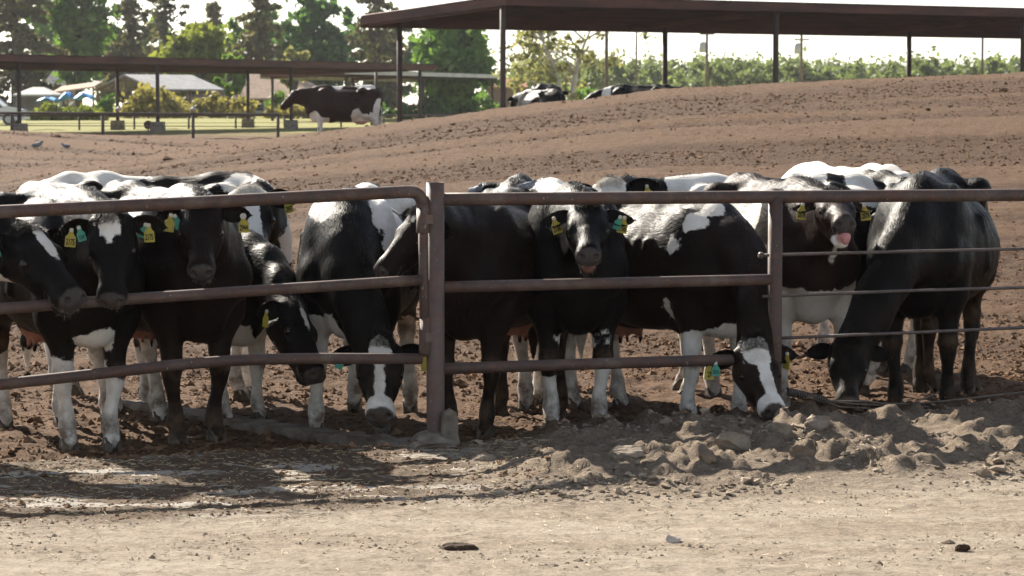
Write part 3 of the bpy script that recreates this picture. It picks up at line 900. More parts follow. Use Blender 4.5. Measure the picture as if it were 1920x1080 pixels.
    m = MB(); gable_roof(m, 0, w, 0, 4, h, top, w * 0.36); m.build('roof', M_CANVAS, g)
    m = MB(); m.box((w * 0.5, 3.9, h / 2 - 0.25), (w - 0.1, 0.06, h + 0.35)); m.build('back_panel', M_CANVAS, g)
    m = MB(); m.box((0.06, 2.0, h / 2 - 0.25), (0.06, 3.7, h + 0.35)); m.build('side_panel', M_CANVAS, g)
    for x in (0.1, w - 0.1):
        m = MB(); m.tube([(x, 0.1, -0.3), (x, 0.1, h - 0.1)], 0.05, 6); m.build('pole', M_DARKSTEEL, g)
    # grey pyramid-roofed house
    p0, p1 = at(72, 168, 240), at(140, 168, 240); zg = gh(p0[0], 240)
    g = empty('grey_house', (p0[0], 240, zg)); tag(g, 'house with grey pitched roof half hidden by the dark conifer', 'house')
    w = p1[0] - p0[0]; h = p1[2] - zg; top = 1.92 + (200 - 128) / FPX * 240 - zg
    m = MB(); m.box((w / 2, 3, h / 2 - 0.2), (w - 0.6, 5.2, h + 0.3)); m.build('wall', M_WALLC, g)
    m = MB(); gable_roof(m, 0, w, 0, 6, h, top, w * 0.30); m.build('roof', M_GREYROOF, g)
    # small brown building behind the near shed's end post
    p0, p1 = at(905, 163, 200), at(990, 163, 200); zg = gh(p0[0], 200)
    g = empty('brown_outbuilding', (p0[0], 200, zg)); tag(g, 'small outbuilding with rusty orange roof left of the sycamore', 'outbuilding')
    w = p1[0] - p0[0]; h = p1[2] - zg; top = 1.92 + (200 - 148) / FPX * 200 - zg
    m = MB(); m.box((w / 2, 2.2, h / 2 - 0.2), (w - 0.4, 4, h + 0.3)); m.build('wall', simple('brown_boards', (0.20, 0.14, 0.10), (0.26, 0.19, 0.14), 2, 0.9, 0.1, stretch=(6, 1, 1)), g)
    m = MB(); gable_roof(m, 0, w, 0, 4.4, h, top, 0.2); m.build('roof', simple('orange_roof', (0.30, 0.15, 0.085), (0.38, 0.20, 0.12), 2, 0.9, 0.1), g)
build_houses()

# ---- trees
def leaf_material(name, c1, c2, trans=0.5):
    m, nt, bs = new_mat(name)
    oc = objco(nt)
    c = mix(nt, ramp(nt, nz(nt, 0.55, 4, 0.6, oc), [(0.35, 0.0), (0.65, 1.0)]), c1, c2)
    nt.links.new(c, bs.inputs['Base Color'])
    bs.inputs['Roughness'].default_value = 0.55; bs.inputs['Specular IOR Level'].default_value = 0.3
    c = mix(nt, 1.0, c, (1.3, 1.3, 1.25), 'MULTIPLY')
    nt.links.new(c, bs.inputs['Base Color'])
    tr = nt.nodes.new('ShaderNodeBsdfTranslucent')
    nt.links.new(mix(nt, 1.0, c, (1.0, 1.0, 0.55), 'MULTIPLY'), tr.inputs[0])
    ms = nt.nodes.new('ShaderNodeMixShader'); ms.inputs[0].default_value = trans
    nt.links.new(bs.outputs[0], ms.inputs[1]); nt.links.new(tr.outputs[0], ms.inputs[2])
    nt.links.new(ms.outputs[0], nt.nodes['Material Output'].inputs[0])
    return m
LEAF = {
    'green': leaf_material('leaf_green', (0.060, 0.125, 0.034), (0.115, 0.195, 0.050)),
    'dark': leaf_material('leaf_dark_green', (0.040, 0.092, 0.036), (0.070, 0.135, 0.048)),
    'yellow': leaf_material('leaf_yellow_green', (0.115, 0.150, 0.030), (0.17, 0.19, 0.045)),
    'bright': leaf_material('leaf_bright_green', (0.085, 0.160, 0.032), (0.13, 0.20, 0.045)),
    'pale': leaf_material('leaf_pale', (0.16, 0.17, 0.080), (0.24, 0.225, 0.12)),
    'conifer': leaf_material('conifer_needles', (0.070, 0.076, 0.046), (0.120, 0.108, 0.070), 0.4),
    'gold': leaf_material('leaf_golden', (0.17, 0.155, 0.050), (0.25, 0.215, 0.085)),
    'orchard': leaf_material('leaf_orchard_hazed', (0.105, 0.140, 0.072), (0.155, 0.185, 0.100)),  # distance haze is put into this paler, greyer leaf colour
}
M_BARK = simple('bark', (0.055, 0.042, 0.034), (0.10, 0.080, 0.064), 3, 0.95, 0.1, 0.6, 12, stretch=(2, 2, 0.4))
M_PALEBARK = simple('pale_bark', (0.36, 0.32, 0.27), (0.52, 0.48, 0.42), 1.6, 0.9, 0.1)

def leaf_cloud(cs, rads, per, size, rs, squash=0.8):
    """Leaf-sized faces spread through clumps."""
    C = np.repeat(cs, per, 0); R = np.repeat(rads, per)
    n = len(C)
    d = rs.normal(size=(n, 3)); d /= np.linalg.norm(d, axis=1)[:, None]
    P = C + d * (R * np.abs(rs.normal(0, 0.62, n)))[:, None] * np.array([1, 1, squash])
    a = rs.normal(size=(n, 3)); a /= np.linalg.norm(a, axis=1)[:, None]
    b = np.cross(a, rs.normal(size=(n, 3))); b /= np.linalg.norm(b, axis=1)[:, None]
    s_ = (size * rs.uniform(0.55, 1.3, n))[:, None]
    V = np.stack([P - a * s_, P + b * s_ * 0.55, P + a * s_, P - b * s_ * 0.55], 1).reshape(-1, 3)
    return V, np.arange(n * 4).reshape(-1, 4)

def tree(name, label, px, Y, top_py, half_px, kind, seed, base_frac=0.25, n_clump=46, per=70, size=0.26, trunk_r=0.28, form='round', bark=None, group='trees beyond the pen', lean=0.0, clump=0.24):
    rs = np.random.default_rng(seed)
    b = at(px, 200, Y); x0 = b[0]; zg = gh(x0, Y)
    H_ = CAM_H + (200 - top_py) / FPX * Y - zg
    Wd = half_px / FPX * Y
    g = empty(name, (x0, Y, zg)); tag(g, label, 'tree', group)
    cs = []; rads = []
    limbs = MB()
    if form == 'round':
        zc = H_ * (base_frac + 1) / 2; hz = H_ * (1 - base_frac) / 2
        while len(cs) < n_clump:
            p = rs.uniform(-1, 1, 3)
            if np.linalg.norm(p) > 1 or np.linalg.norm(p) < 0.25: continue
            k = 1 - 0.25 * max(p[2], 0)
            q = np.array([p[0] * Wd * k, p[1] * Wd * k, zc + p[2] * hz]) * 1.0
            q *= 1 + rs.normal() * 0.05
            r = clump * Wd * rs.uniform(0.6, 1.25)
            q[:2] *= max(0.2, 1 - r / Wd * 0.6)
            cs.append(q); rads.append(r)
        th = H_ * (base_frac + 0.15)
        limbs.tube([(0, 0, -0.4), (lean * 0.4, 0, th * 0.5), (lean, 0, th), (lean, 0, H_ * 0.7)], [trunk_r * 1.3, trunk_r, trunk_r * 0.8, trunk_r * 0.2], 10)
        tr = limbs.build('trunk', bark or M_BARK, g, True)
        for i in range(0, n_clump, 3):
            q = cs[i]; m = MB(); z0 = th * rs.uniform(0.55, 1.0)
            m.tube([(lean * z0 / th, 0, z0), (q[0] * 0.4 + lean * .5, q[1] * 0.4, (z0 + q[2]) / 2 + 0.2), tuple(q)], [trunk_r * 0.42, trunk_r * 0.25, trunk_r * 0.06], 6)
            m.build('limb', bark or M_BARK, tr, True)
    else:
        limbs.tube([(0, 0, -0.4), (0, 0, H_ * 0.5), (0, 0, H_)], [trunk_r, trunk_r * 0.6, 0.03], 8)
        limbs.build('trunk', M_BARK, g, True)
        nz_ = int(H_ * (1 - base_frac) / 0.66)
        for i in range(nz_):
            z = H_ * base_frac + (H_ * (1 - base_frac)) * i / nz_
            f_ = 1 - (z / H_ - base_frac) / (1 - base_frac)
            rad = Wd * 1.2 * (0.22 + 0.78 * f_ ** 0.7)
            for k in range(rs.integers(5, 9)):
                an = rs.uniform(0, 6.28); L = rad * rs.uniform(0.45, 1.05)
                if rs.uniform() < 0.16: continue
                for t in np.linspace(0.30, 1.0, max(2, int(L / 0.6))):
                    cs.append(np.array([math.cos(an) * L * t, math.sin(an) * L * t, z - 0.22 * L * t + rs.normal() * 0.1])); rads.append(0.55 * (1.25 - 0.5 * t))
    V, F = leaf_cloud(np.array(cs), np.array(rads), per, size * (1.4 if form == 'round' else 1.25), rs, 0.8 if form == 'round' else 0.5)
    link('crown', mesh_np('crown', V, F, LEAF[kind], False), g)
    return g

TREES = [
    ('conifer_tree', 'tall dark brownish conifer at the left edge of the picture', 30, 214, -190, 92, 'conifer', 1, dict(form='cone', base_frac=0.05, per=40, size=0.22, trunk_r=0.4)),
    ('broadleaf_tree', 'big green broadleaf tree with open lower crown beside the left conifer', 148, 232, -70, 66, 'green', 2, dict(base_frac=0.18, n_clump=100, per=90)),
    ('conifer_tree', 'thin sparse conifer left of the slender dark one', 243, 238, -40, 52, 'conifer', 3, dict(form='cone', base_frac=0.12, per=30, size=0.21)),
    ('conifer_tree', 'slender dark conifer above the barn with sky on both sides', 312, 244, -95, 52, 'conifer', 4, dict(form='cone', base_frac=0.15, per=30, size=0.21)),
    ('broadleaf_tree', 'rounded yellow green tree above the far shed roof', 368, 206, 52, 76, 'yellow', 5, dict(base_frac=0.25, n_clump=90, per=90, size=0.22)),
    ('conifer_tree', 'small distant conifer tip behind the yellow green tree', 404, 262, 0, 22, 'conifer', 6, dict(form='cone', base_frac=0.2, per=30, size=0.21)),
    ('broadleaf_tree', 'pale green tree showing behind the yellow green one', 415, 250, 20, 48, 'bright', 15, dict(base_frac=0.25, n_clump=36, per=70)),
    ('conifer_tree', 'broad brownish conifer in the middle of the tree line', 482, 216, -60, 58, 'conifer', 7, dict(form='cone', base_frac=0.12, per=36, size=0.22, trunk_r=0.34)),
    ('broadleaf_tree', 'large dark green tree left of the near shed roof', 588, 240, -5, 72, 'dark', 8, dict(base_frac=0.08, n_clump=110, per=90)),
    ('broadleaf_tree', 'small pale feathery tree just above the far shed roof', 552, 202, 82, 32, 'pale', 9, dict(base_frac=0.25, n_clump=26, per=60, size=0.2)),
    ('conifer_tree', 'tall ragged conifer behind the corner of the near shed roof', 708, 230, -70, 62, 'conifer', 10, dict(form='cone', base_frac=0.10, per=32, size=0.22, trunk_r=0.34)),
    ('broadleaf_tree', 'full green tree framed between the first two posts of the near shed', 850, 192, 38, 92, 'green', 11, dict(base_frac=0.06, n_clump=120, per=90, size=0.24)),
    ('broadleaf_tree', 'small bright green tree in front of the ranch house roof', 428, 196, 102, 34, 'bright', 12, dict(base_frac=0.30, n_clump=26, per=60, size=0.2)),
    ('broadleaf_tree', 'tall green tree just beyond the left edge of the picture', -90, 226, -60, 80, 'green', 71, dict(base_frac=0.12, n_clump=80, per=80)),
    ('broadleaf_tree', 'dark green tree further beyond the left edge of the picture', -260, 240, -20, 90, 'dark', 72, dict(base_frac=0.10, n_clump=80, per=80)),
    ('broadleaf_tree', 'far green tree at the left showing between the two left conifers', 85, 285, -20, 60, 'green', 61, dict(base_frac=0.05, n_clump=60, per=70, size=0.34)),
    ('broadleaf_tree', 'far dark green tree behind the thin sparse conifer', 205, 290, 40, 55, 'dark', 62, dict(base_frac=0.05, n_clump=50, per=70, size=0.34)),
    ('broadleaf_tree', 'far pale green tree behind the slender dark conifer', 290, 292, 50, 58, 'bright', 63, dict(base_frac=0.05, n_clump=50, per=70, size=0.34)),
    ('broadleaf_tree', 'far green tree behind the broad brownish conifer', 500, 290, 20, 62, 'green', 64, dict(base_frac=0.05, n_clump=56, per=70, size=0.34)),
    ('broadleaf_tree', 'far dark tree behind the corner of the near shed', 735, 288, 35, 62, 'dark', 65, dict(base_frac=0.05, n_clump=56, per=70, size=0.34)),
    ('broadleaf_tree', 'dark green tree filling the gap beside the ragged conifer', 655, 248, 20, 40, 'dark', 16, dict(base_frac=0.1, n_clump=36, per=70)),
]
for nm, lb, px, Y, tp, hw, kd, sd_, kw in TREES: tree(nm, lb, px, Y, tp, hw, kd, sd_, **kw)

def sycamore():
    rs = np.random.default_rng(31)
    Y = 172.0; b = at(1062, 195, Y); zg = gh(b[0], Y)
    g = empty('sycamore_tree', (b[0], Y, zg)); tag(g, 'pale barked sycamore with thin foliage right of the second shed post', 'tree', 'trees beyond the pen')
    H_ = CAM_H + 185 / FPX * Y - zg; W = 118 / FPX * Y
    cs = []; rads = []
    stems = [(-0.55, 0.0), (0.45, 0.3)]
    first = None
    for si, (sx, sy) in enumerate(stems):
        m = MB(); top = (sx * 3.2, sy, H_ * 0.8)
        m.tube([(sx * 0.4, sy * 0.3, -0.4), (sx * 0.9, sy * 0.6, H_ * 0.3), (sx * 1.7, sy, H_ * 0.55), top], [0.24, 0.18, 0.12, 0.03], 8)
        t = m.build('trunk', M_PALEBARK, g, True)
        for k in range(13):
            f_ = rs.uniform(0.3, 0.95); z0 = H_ * 0.8 * f_; x0 = sx * (0.4 + 2.8 * f_ ** 1.5)
            e = np.array([x0 + rs.uniform(-1, 1) * W * 0.75, rs.uniform(-1, 1) * W * 0.6, min(z0 + rs.uniform(0.1, 0.45) * H_ * 0.6, H_)])
            m = MB(); m.tube([(x0, sy, z0), tuple((np.array([x0, sy, z0]) + e) / 2 + np.array([0, 0, 0.25])), tuple(e)], [0.075, 0.045, 0.012], 6)
            m.build('limb', M_PALEBARK, t, True)
            for q in range(4):
                cs.append(e + rs.normal(size=3) * np.array([0.6, 0.6, 0.5])); rads.append(rs.uniform(0.35, 0.75))
    for _ in range(16):
        cs.append(np.array([rs.uniform(-0.9, 0.2) * W, rs.uniform(-.5, .5) * W, rs.uniform(0.15, 0.5) * H_])); rads.append(rs.uniform(0.4, 0.8))
    V, F = leaf_cloud(np.array(cs), np.array(rads), 30, 0.17, rs)
    link('crown', mesh_np('crown', V, F, LEAF['pale'], False), g)
sycamore()

def bush(label, px, Y, top_py, half_px, kind, seed, n=20, per=80, size=0.2):
    rs = np.random.default_rng(seed)
    b = at(px, 200, Y); zg = gh(b[0], Y); H_ = CAM_H + (200 - top_py) / FPX * Y - zg; W = half_px / FPX * Y
    g = empty('bush', (b[0], Y, zg)); tag(g, label, 'bush', 'bushes along the far side of the grass')
    cs = []; rads = []
    for i in range(n):
        u = rs.uniform(-1, 1); hgt = H_ * math.sqrt(max(0.1, 1 - u * u * 0.85))
        r = min(0.42 * H_, 0.34 * W + 0.2) * rs.uniform(0.6, 1.0)
        cs.append(np.array([u * W * 0.85, rs.uniform(-1, 1) * min(W, 1.6) * 0.6, max(r * 0.5, rs.uniform(0.2, 1.0) * hgt - r * 0.6)])); rads.append(r)
    V, F = leaf_cloud(np.array(cs), np.array(rads), per, size, rs)
    link('foliage', mesh_np('foliage', V, F, LEAF[kind], False), g)
    m = MB()
    for k in range(5):
        q = cs[k]; m.tube([(q[0] * 0.3, q[1] * 0.3, -0.2), tuple(q)], [0.06, 0.02], 5)
    m.build('stems', M_BARK, g, True)
BUSHES = [
    ('large golden bush in front of the open barn', 285, 182, 158, 62, 'gold', 41, 26, 90),
    ('golden bush left of the ranch house wall', 420, 182, 172, 72, 'gold', 42, 26, 90),
    ('tall yellow green weeds at the far left behind the back fence', 92, 170, 195, 48, 'yellow', 43, 34, 130),
    ('yellow green weeds below the blue tarps', 160, 170, 196, 36, 'yellow', 44, 28, 130),
    ('small bright bush in front of the ranch house eave', 520, 184, 168, 22, 'bright', 45, 12, 70),
    ('low olive bush behind the head of the standing cow', 540, 180, 186, 44, 'gold', 46, 16, 80),
    ('low dark hedge plant right of the standing cow', 690, 182, 188, 52, 'dark', 47, 18, 80),
    ('dark shrub at the foot of the full green tree', 800, 178, 178, 52, 'dark', 48, 20, 80),
    ('grey green shrub below the outbuilding roof', 890, 180, 172, 50, 'green', 49, 20, 80),
    ('green shrub under the sycamore trunks', 990, 165, 172, 48, 'pale', 50, 18, 80),
    ('shaded shrub right of the sycamore trunks', 1110, 176, 150, 40, 'green', 51, 20, 80),
    ('green shrub growing under the open barn eave', 200, 186, 176, 26, 'green', 52, 14, 70),
]
for lb, px, Y, tp, hw, kd, sd_, n, per in BUSHES: bush(lb, px, Y, tp, hw, kd, sd_, n, per)

def orchard():
    rs = np.random.default_rng(61)
    cs = []; rads = []
    for row in range(5):
        Y = 300 + row * 16
        for x in np.arange(2, 78, 2.9):
            xx = x + rs.normal() * 0.5; zg = 1.55
            h = rs.uniform(4.3, 5.6) + row * 0.22
            for k in range(7):
                cs.append(np.array([xx + rs.normal() * 1.2, Y + rs.normal() * 1.2, zg + h * rs.uniform(0.3, 0.9)])); rads.append(rs.uniform(0.7, 1.4))
            cs.append(np.array([xx, Y, zg + h * 0.92])); rads.append(1.1)
    V, F = leaf_cloud(np.array(cs), np.array(rads), 64, 0.36, rs, 1.1)
    tag(link('orchard_trees', mesh_np('orchard_trees', V, F, LEAF['orchard'], False)), 'distant hazy green orchard rows beyond the dirt mound', 'orchard', kind='stuff')
orchard()

# ---- utility poles
def pole(label, px, Y, top_py, arms, cans, r=0.14):
    b = at(px, 200, Y); zg = gh(b[0], Y); H_ = CAM_H + (200 - top_py) / FPX * Y - zg
    g = empty('utility_pole', (b[0], Y, zg)); tag(g, label, 'pole', 'wooden poles beyond the mound')
    m = MB(); m.tube([(0, 0, -1), (0, 0, H_)], [r * 1.15, r * 0.8], 10); m.build('shaft', M_WOODPOLE, g, True)
    for z, w in arms:
        m = MB(); m.box((0, -r - 0.05, H_ - z), (w, 0.1, 0.12)); a = m.build('crossarm', M_WOODPOLE, g)
        for x in (-0.45, -0.25, 0.25, 0.45):
            m = MB(); m.tube([(x * w, -r - 0.05, H_ - z + 0.05), (x * w, -r - 0.05, H_ - z + 0.28)], [0.05, 0.03], 6); m.build('insulator', M_CANVAS, a)
    for x, z in cans:
        m = MB(); m.tube([(x, -0.2, H_ - z - 0.95), (x, -0.2, H_ - z - 0.9), (x, -0.2, H_ - z - 0.08), (x, -0.2, H_ - z)], [0.26, 0.3, 0.3, 0.2], 14); m.build('transformer', M_GALV, g, True)
pole('wooden utility pole with a pale transformer left of the second back post', 1325, 255, 40, [(0.4, 1.7), (1.2, 1.3)], [(-0.42, 1.9)])
pole('wooden utility pole with crossarms and a transformer right of the middle shed post', 1502, 255, 34, [(0.5, 2.2), (1.3, 1.9), (2.0, 1.3)], [(-0.38, 2.3)])
pole('thin pole with small top arm near the sycamore', 1193, 260, 34, [(0.5, 1.2)], [], 0.10)
pole('plain thin wooden pole between the sycamore and the shed post', 1137, 130, 20, [], [], 0.09)
pole('plain thin pole near the right edge beyond the mound', 1841, 165, 20, [], [], 0.08)

# ---- car at the left edge
def car():
    Y = 150.0; b = at(-30, 214, Y); zg = gh(b[0], Y)
    g = empty('parked_car', (b[0] - 2.2, Y, zg)); tag(g, 'dark car with white front parked at the left edge behind the fence', 'car')
    blk = simple('car_dark_paint', (0.012, 0.012, 0.014), (0.016, 0.016, 0.018), 3, 0.25, 0.5)
    wht = simple('car_white_paint', (0.62, 0.62, 0.62), (0.68, 0.68, 0.68), 3, 0.3, 0.5)
    prof = [(0.0, 0.35), (0.05, 0.80), (0.7, 0.95), (1.25, 1.38), (2.7, 1.42), (3.2, 1.0), (4.05, 0.88), (4.3, 0.62), (4.3, 0.32)]
    def ext(nm, pr, y0, y1, mat, par):
        n = len(pr); m = MB(); m.add([(x, y0, z) for x, z in pr] + [(x, y1, z) for x, z in pr], [tuple(range(n)), tuple(reversed(range(n, 2 * n)))] + [(i + n, i, (i + 1) % n, (i + 1) % n + n) for i in range(n)])
        o = m.build(nm, mat, par); md = o.modifiers.new('bevel', 'BEVEL'); md.width = 0.05; md.segments = 2; return o
    ext('body', prof, 0, 1.7, wht, g)
    ext('bonnet', [(3.2, 1.005), (4.06, 0.885), (4.06, 0.80), (3.2, 0.9)], 0.1, 1.6, blk, g)
    ext('window', [(0.85, 0.98), (1.3, 1.32), (2.0, 1.34), (2.0, 0.98)], -0.01, 1.71, M_GLASSD, g)
    ext('window', [(2.06, 0.98), (2.06, 1.34), (2.65, 1.34), (3.08, 0.98)], -0.01, 1.71, M_GLASSD, g)
    ext('headlight', [(4.12, 0.62), (4.27, 0.62), (4.2, 0.78), (4.1, 0.78)], 0.1, 0.45, M_CANVAS, g)
    ext('headlight', [(4.12, 0.62), (4.27, 0.62), (4.2, 0.78), (4.1, 0.78)], 1.25, 1.6, M_CANVAS, g)
    for x in (0.8, 3.5):
        for y in (-0.02, 1.5):
            m = MB(); m.tube([(x, y, 0.32), (x, y + 0.22, 0.32)], 0.32, 18); w = m.build('wheel', blk, g, True)
            m = MB(); m.tube([(x, y - 0.01, 0.32), (x, y + 0.23, 0.32)], 0.19, 14); m.build('rim', M_GALV, w, True)
car()

# ---- pigeons
def pigeon(label, p, rz, s=1.0, col=0, sit=True):
    g = empty('pigeon', tuple(p), rz); g.scale = (s, s, s); tag(g, label, 'bird', 'pigeons about the pen')
    mats = [M_PIG, M_PIGW]
    V, F = eye_ball_np(10)
    B = V * np.array([0.13, 0.062, 0.06]); B[:, 2] += 0.09 + B[:, 0] * 0.25
    B[:, 1] *= 1 - 0.35 * np.clip(-V[:, 0], 0, 1)
    link('body', mesh_np('body', B, F, mats[col], True), g)
    Hd = V * np.array([0.036, 0.03, 0.032]) + np.array([0.115, 0, 0.165]); link('head', mesh_np('head', Hd, F, M_PIG, True), g)
    m = MB(); m.tube([(0.145, 0, 0.163), (0.172, 0, 0.156)], [0.008, 0.002], 6); m.build('beak', M_DARKSTEEL, g)
    m = MB(); m.box((-0.17, 0, 0.052), (0.13, 0.05, 0.012), Matrix.Rotation(-0.2, 3, 'Y')); m.build('tail', M_PIG, g)
    for y in (-0.02, 0.02):
        m = MB(); m.tube([(0.01, y, 0.045), (0.012, y, 0.0)], 0.005, 5); m.build('leg', M_TONGUEP, g)
    for q in (-1, 1):
        Wv = V * np.array([0.115, 0.014, 0.045]) + np.array([-0.03, 0.055 * q, 0.085]); link('wing', mesh_np('wing', Wv, F, M_PIG, True), g)
M_PIG = simple('pigeon_grey', (0.10, 0.11, 0.14), (0.22, 0.23, 0.26), 20, 0.7, 0.3)
M_PIGW = simple('pigeon_white', (0.55, 0.55, 0.56), (0.65, 0.65, 0.66), 20, 0.7, 0.3)
M_TONGUEP = simple('pigeon_leg', (0.35, 0.12, 0.10), (0.3, 0.1, 0.09), 20, 0.6, 0.3)
def ground_pt(px, py, lo=20.0, hi=300.0):
    """Where the picture ray through a pixel meets the ground."""
    for Y in np.arange(lo, hi, 0.25):
        p = at(px, py, Y)
        if p[2] <= gh(p[0], Y): return (p[0], Y, gh(p[0], Y))
    return tuple(at(px, py, hi))
pigeon('grey pigeon walking on the dirt near the left end of the back fence', ground_pt(70, 279), 0.3, 1.25)
pigeon('small grey pigeon sitting on the dirt right of the walking pigeon', ground_pt(123, 279), 2.8, 1.0)
for px, lb in ((222, 'white breasted pigeon on the back fence rail beside the brown footing'), (362, 'pigeon perched on top of a back fence post')):
    t = (px + 320) / 842; p = at(px, 211 + 2.5 * t, 99 + 8 * t)
    pigeon(lb, (p[0], p[1], p[2] + 0.04), -1.2, 1.35, 1)
# ------------------------------------------------------------------ cattle: one continuous skin per animal, grown from a smooth distance field
def coat_material():
    m, nt, bs = new_mat('cow_coat')
    oc = objco(nt)
    w = attr(nt, 'white'); brown = attr(nt, 'brown'); pink = attr(nt, 'pink'); mud = attr(nt, 'mud'); nose = attr(nt, 'nose')
    edge = mth(nt, 'MULTIPLY', mth(nt, 'SUBTRACT', nz(nt, 34, 3, 0.6, oc), 0.5), 0.032)
    wm = mrange(nt, mth(nt, 'ADD', w, edge), -0.005, 0.005, smooth=True)
    n1 = nz(nt, 7, 4, 0.6, oc)
    blk = mix(nt, n1, (0.0030, 0.0027, 0.0029), (0.0065, 0.0054, 0.0052))
    brn = mix(nt, n1, (0.015, 0.0068, 0.0045), (0.040, 0.018, 0.012))
    bm = mth(nt, 'MULTIPLY', brown, ramp(nt, nz(nt, 3.2, 3, 0.5, oc), [(0.3, 0.35), (0.7, 1.0)]))
    blk = mix(nt, bm, blk, brn)
    dustf = ramp(nt, nz(nt, 2.6, 6, 0.7, oc), [(0.48, 0.0), (0.74, 0.65)])
    blk = mix(nt, dustf, blk, (0.016, 0.0115, 0.009))
    wht = mix(nt, ramp(nt, nz(nt, 5, 5, 0.65, oc), [(0.45, 0.0), (0.85, 1.0)]), (0.74, 0.71, 0.66), (0.50, 0.43, 0.35))
    c = mix(nt, wm, blk, wht)
    c = mix(nt, pink, c, (0.42, 0.20, 0.15))
    c = mix(nt, nose, c, mix(nt, nz(nt, 60, 3, 0.6, oc), (0.035, 0.030, 0.029), (0.085, 0.070, 0.062)))
    mm = mth(nt, 'MULTIPLY', mud, ramp(nt, nz(nt, 10, 4, 0.65, oc), [(0.36, 0.0), (0.62, 1.0)]), True)
    mm = mth(nt, 'MULTIPLY', mm, 0.85)
    c = mix(nt, mm, c, mix(nt, nz(nt, 30, 3, 0.6, oc), (0.065, 0.042, 0.027), (0.15, 0.10, 0.065)))
    nt.links.new(c, bs.inputs['Base Color'])
    r = mrange(nt, nz(nt, 11, 4, 0.6, oc), 0.3, 0.7, 0.38, 0.58)
    r = mth(nt, 'ADD', r, mth(nt, 'MULTIPLY', wm, 0.2))
    r = mth(nt, 'SUBTRACT', r, mth(nt, 'MULTIPLY', nose, 0.22))
    r = mth(nt, 'ADD', r, mth(nt, 'MULTIPLY', mm, 0.35), True)
    nt.links.new(r, bs.inputs['Roughness'])
    bs.inputs['Specular IOR Level'].default_value = 0.075
    h = mth(nt, 'ADD', nz(nt, 75, 4, 0.65, scaled(nt, oc, (0.16, 1.0, 0.26))), mth(nt, 'MULTIPLY', nz(nt, 24, 2, 0.5, scaled(nt, oc, (0.35, 1, 0.45))), 0.9))
    bump(nt, bs, h, 0.8, 0.0075)
    return m

COAT = coat_material()
M_EYE, _nt, _b = new_mat('cow_eye')
_b.inputs['Base Color'].default_value = (0.006, 0.004, 0.003, 1); _b.inputs['Roughness'].default_value = 0.08
M_HOOF = simple('hoof_horn', (0.035, 0.028, 0.022), (0.13, 0.10, 0.07), 18, 0.65, 0.3, 0.3, 60)
M_TAG = simple('yellow_tag_plastic', (0.44, 0.355, 0.035), (0.33, 0.27, 0.04), 40, 0.45, 0.4)
M_TEAL = simple('teal_tag_plastic', (0.04, 0.30, 0.22), (0.05, 0.25, 0.19), 30, 0.45, 0.4)
M_INK = simple('tag_ink', (0.012, 0.012, 0.012), (0.02, 0.02, 0.02), 30, 0.6, 0.2)
M_TONGUE = simple('tongue', (0.52, 0.22, 0.21), (0.42, 0.17, 0.17), 30, 0.35, 0.5, 0.3, 120)
M_BUTTON = simple('tag_button', (0.6, 0.58, 0.52), (0.5, 0.48, 0.42), 30, 0.5, 0.4)
M_HAIRD = simple('dark_hair', (0.009, 0.007, 0.006), (0.03, 0.02, 0.015), 30, 0.5, 0.4)
M_HAIRL = simple('pale_hair', (0.62, 0.57, 0.50), (0.45, 0.40, 0.33), 30, 0.6, 0.3)


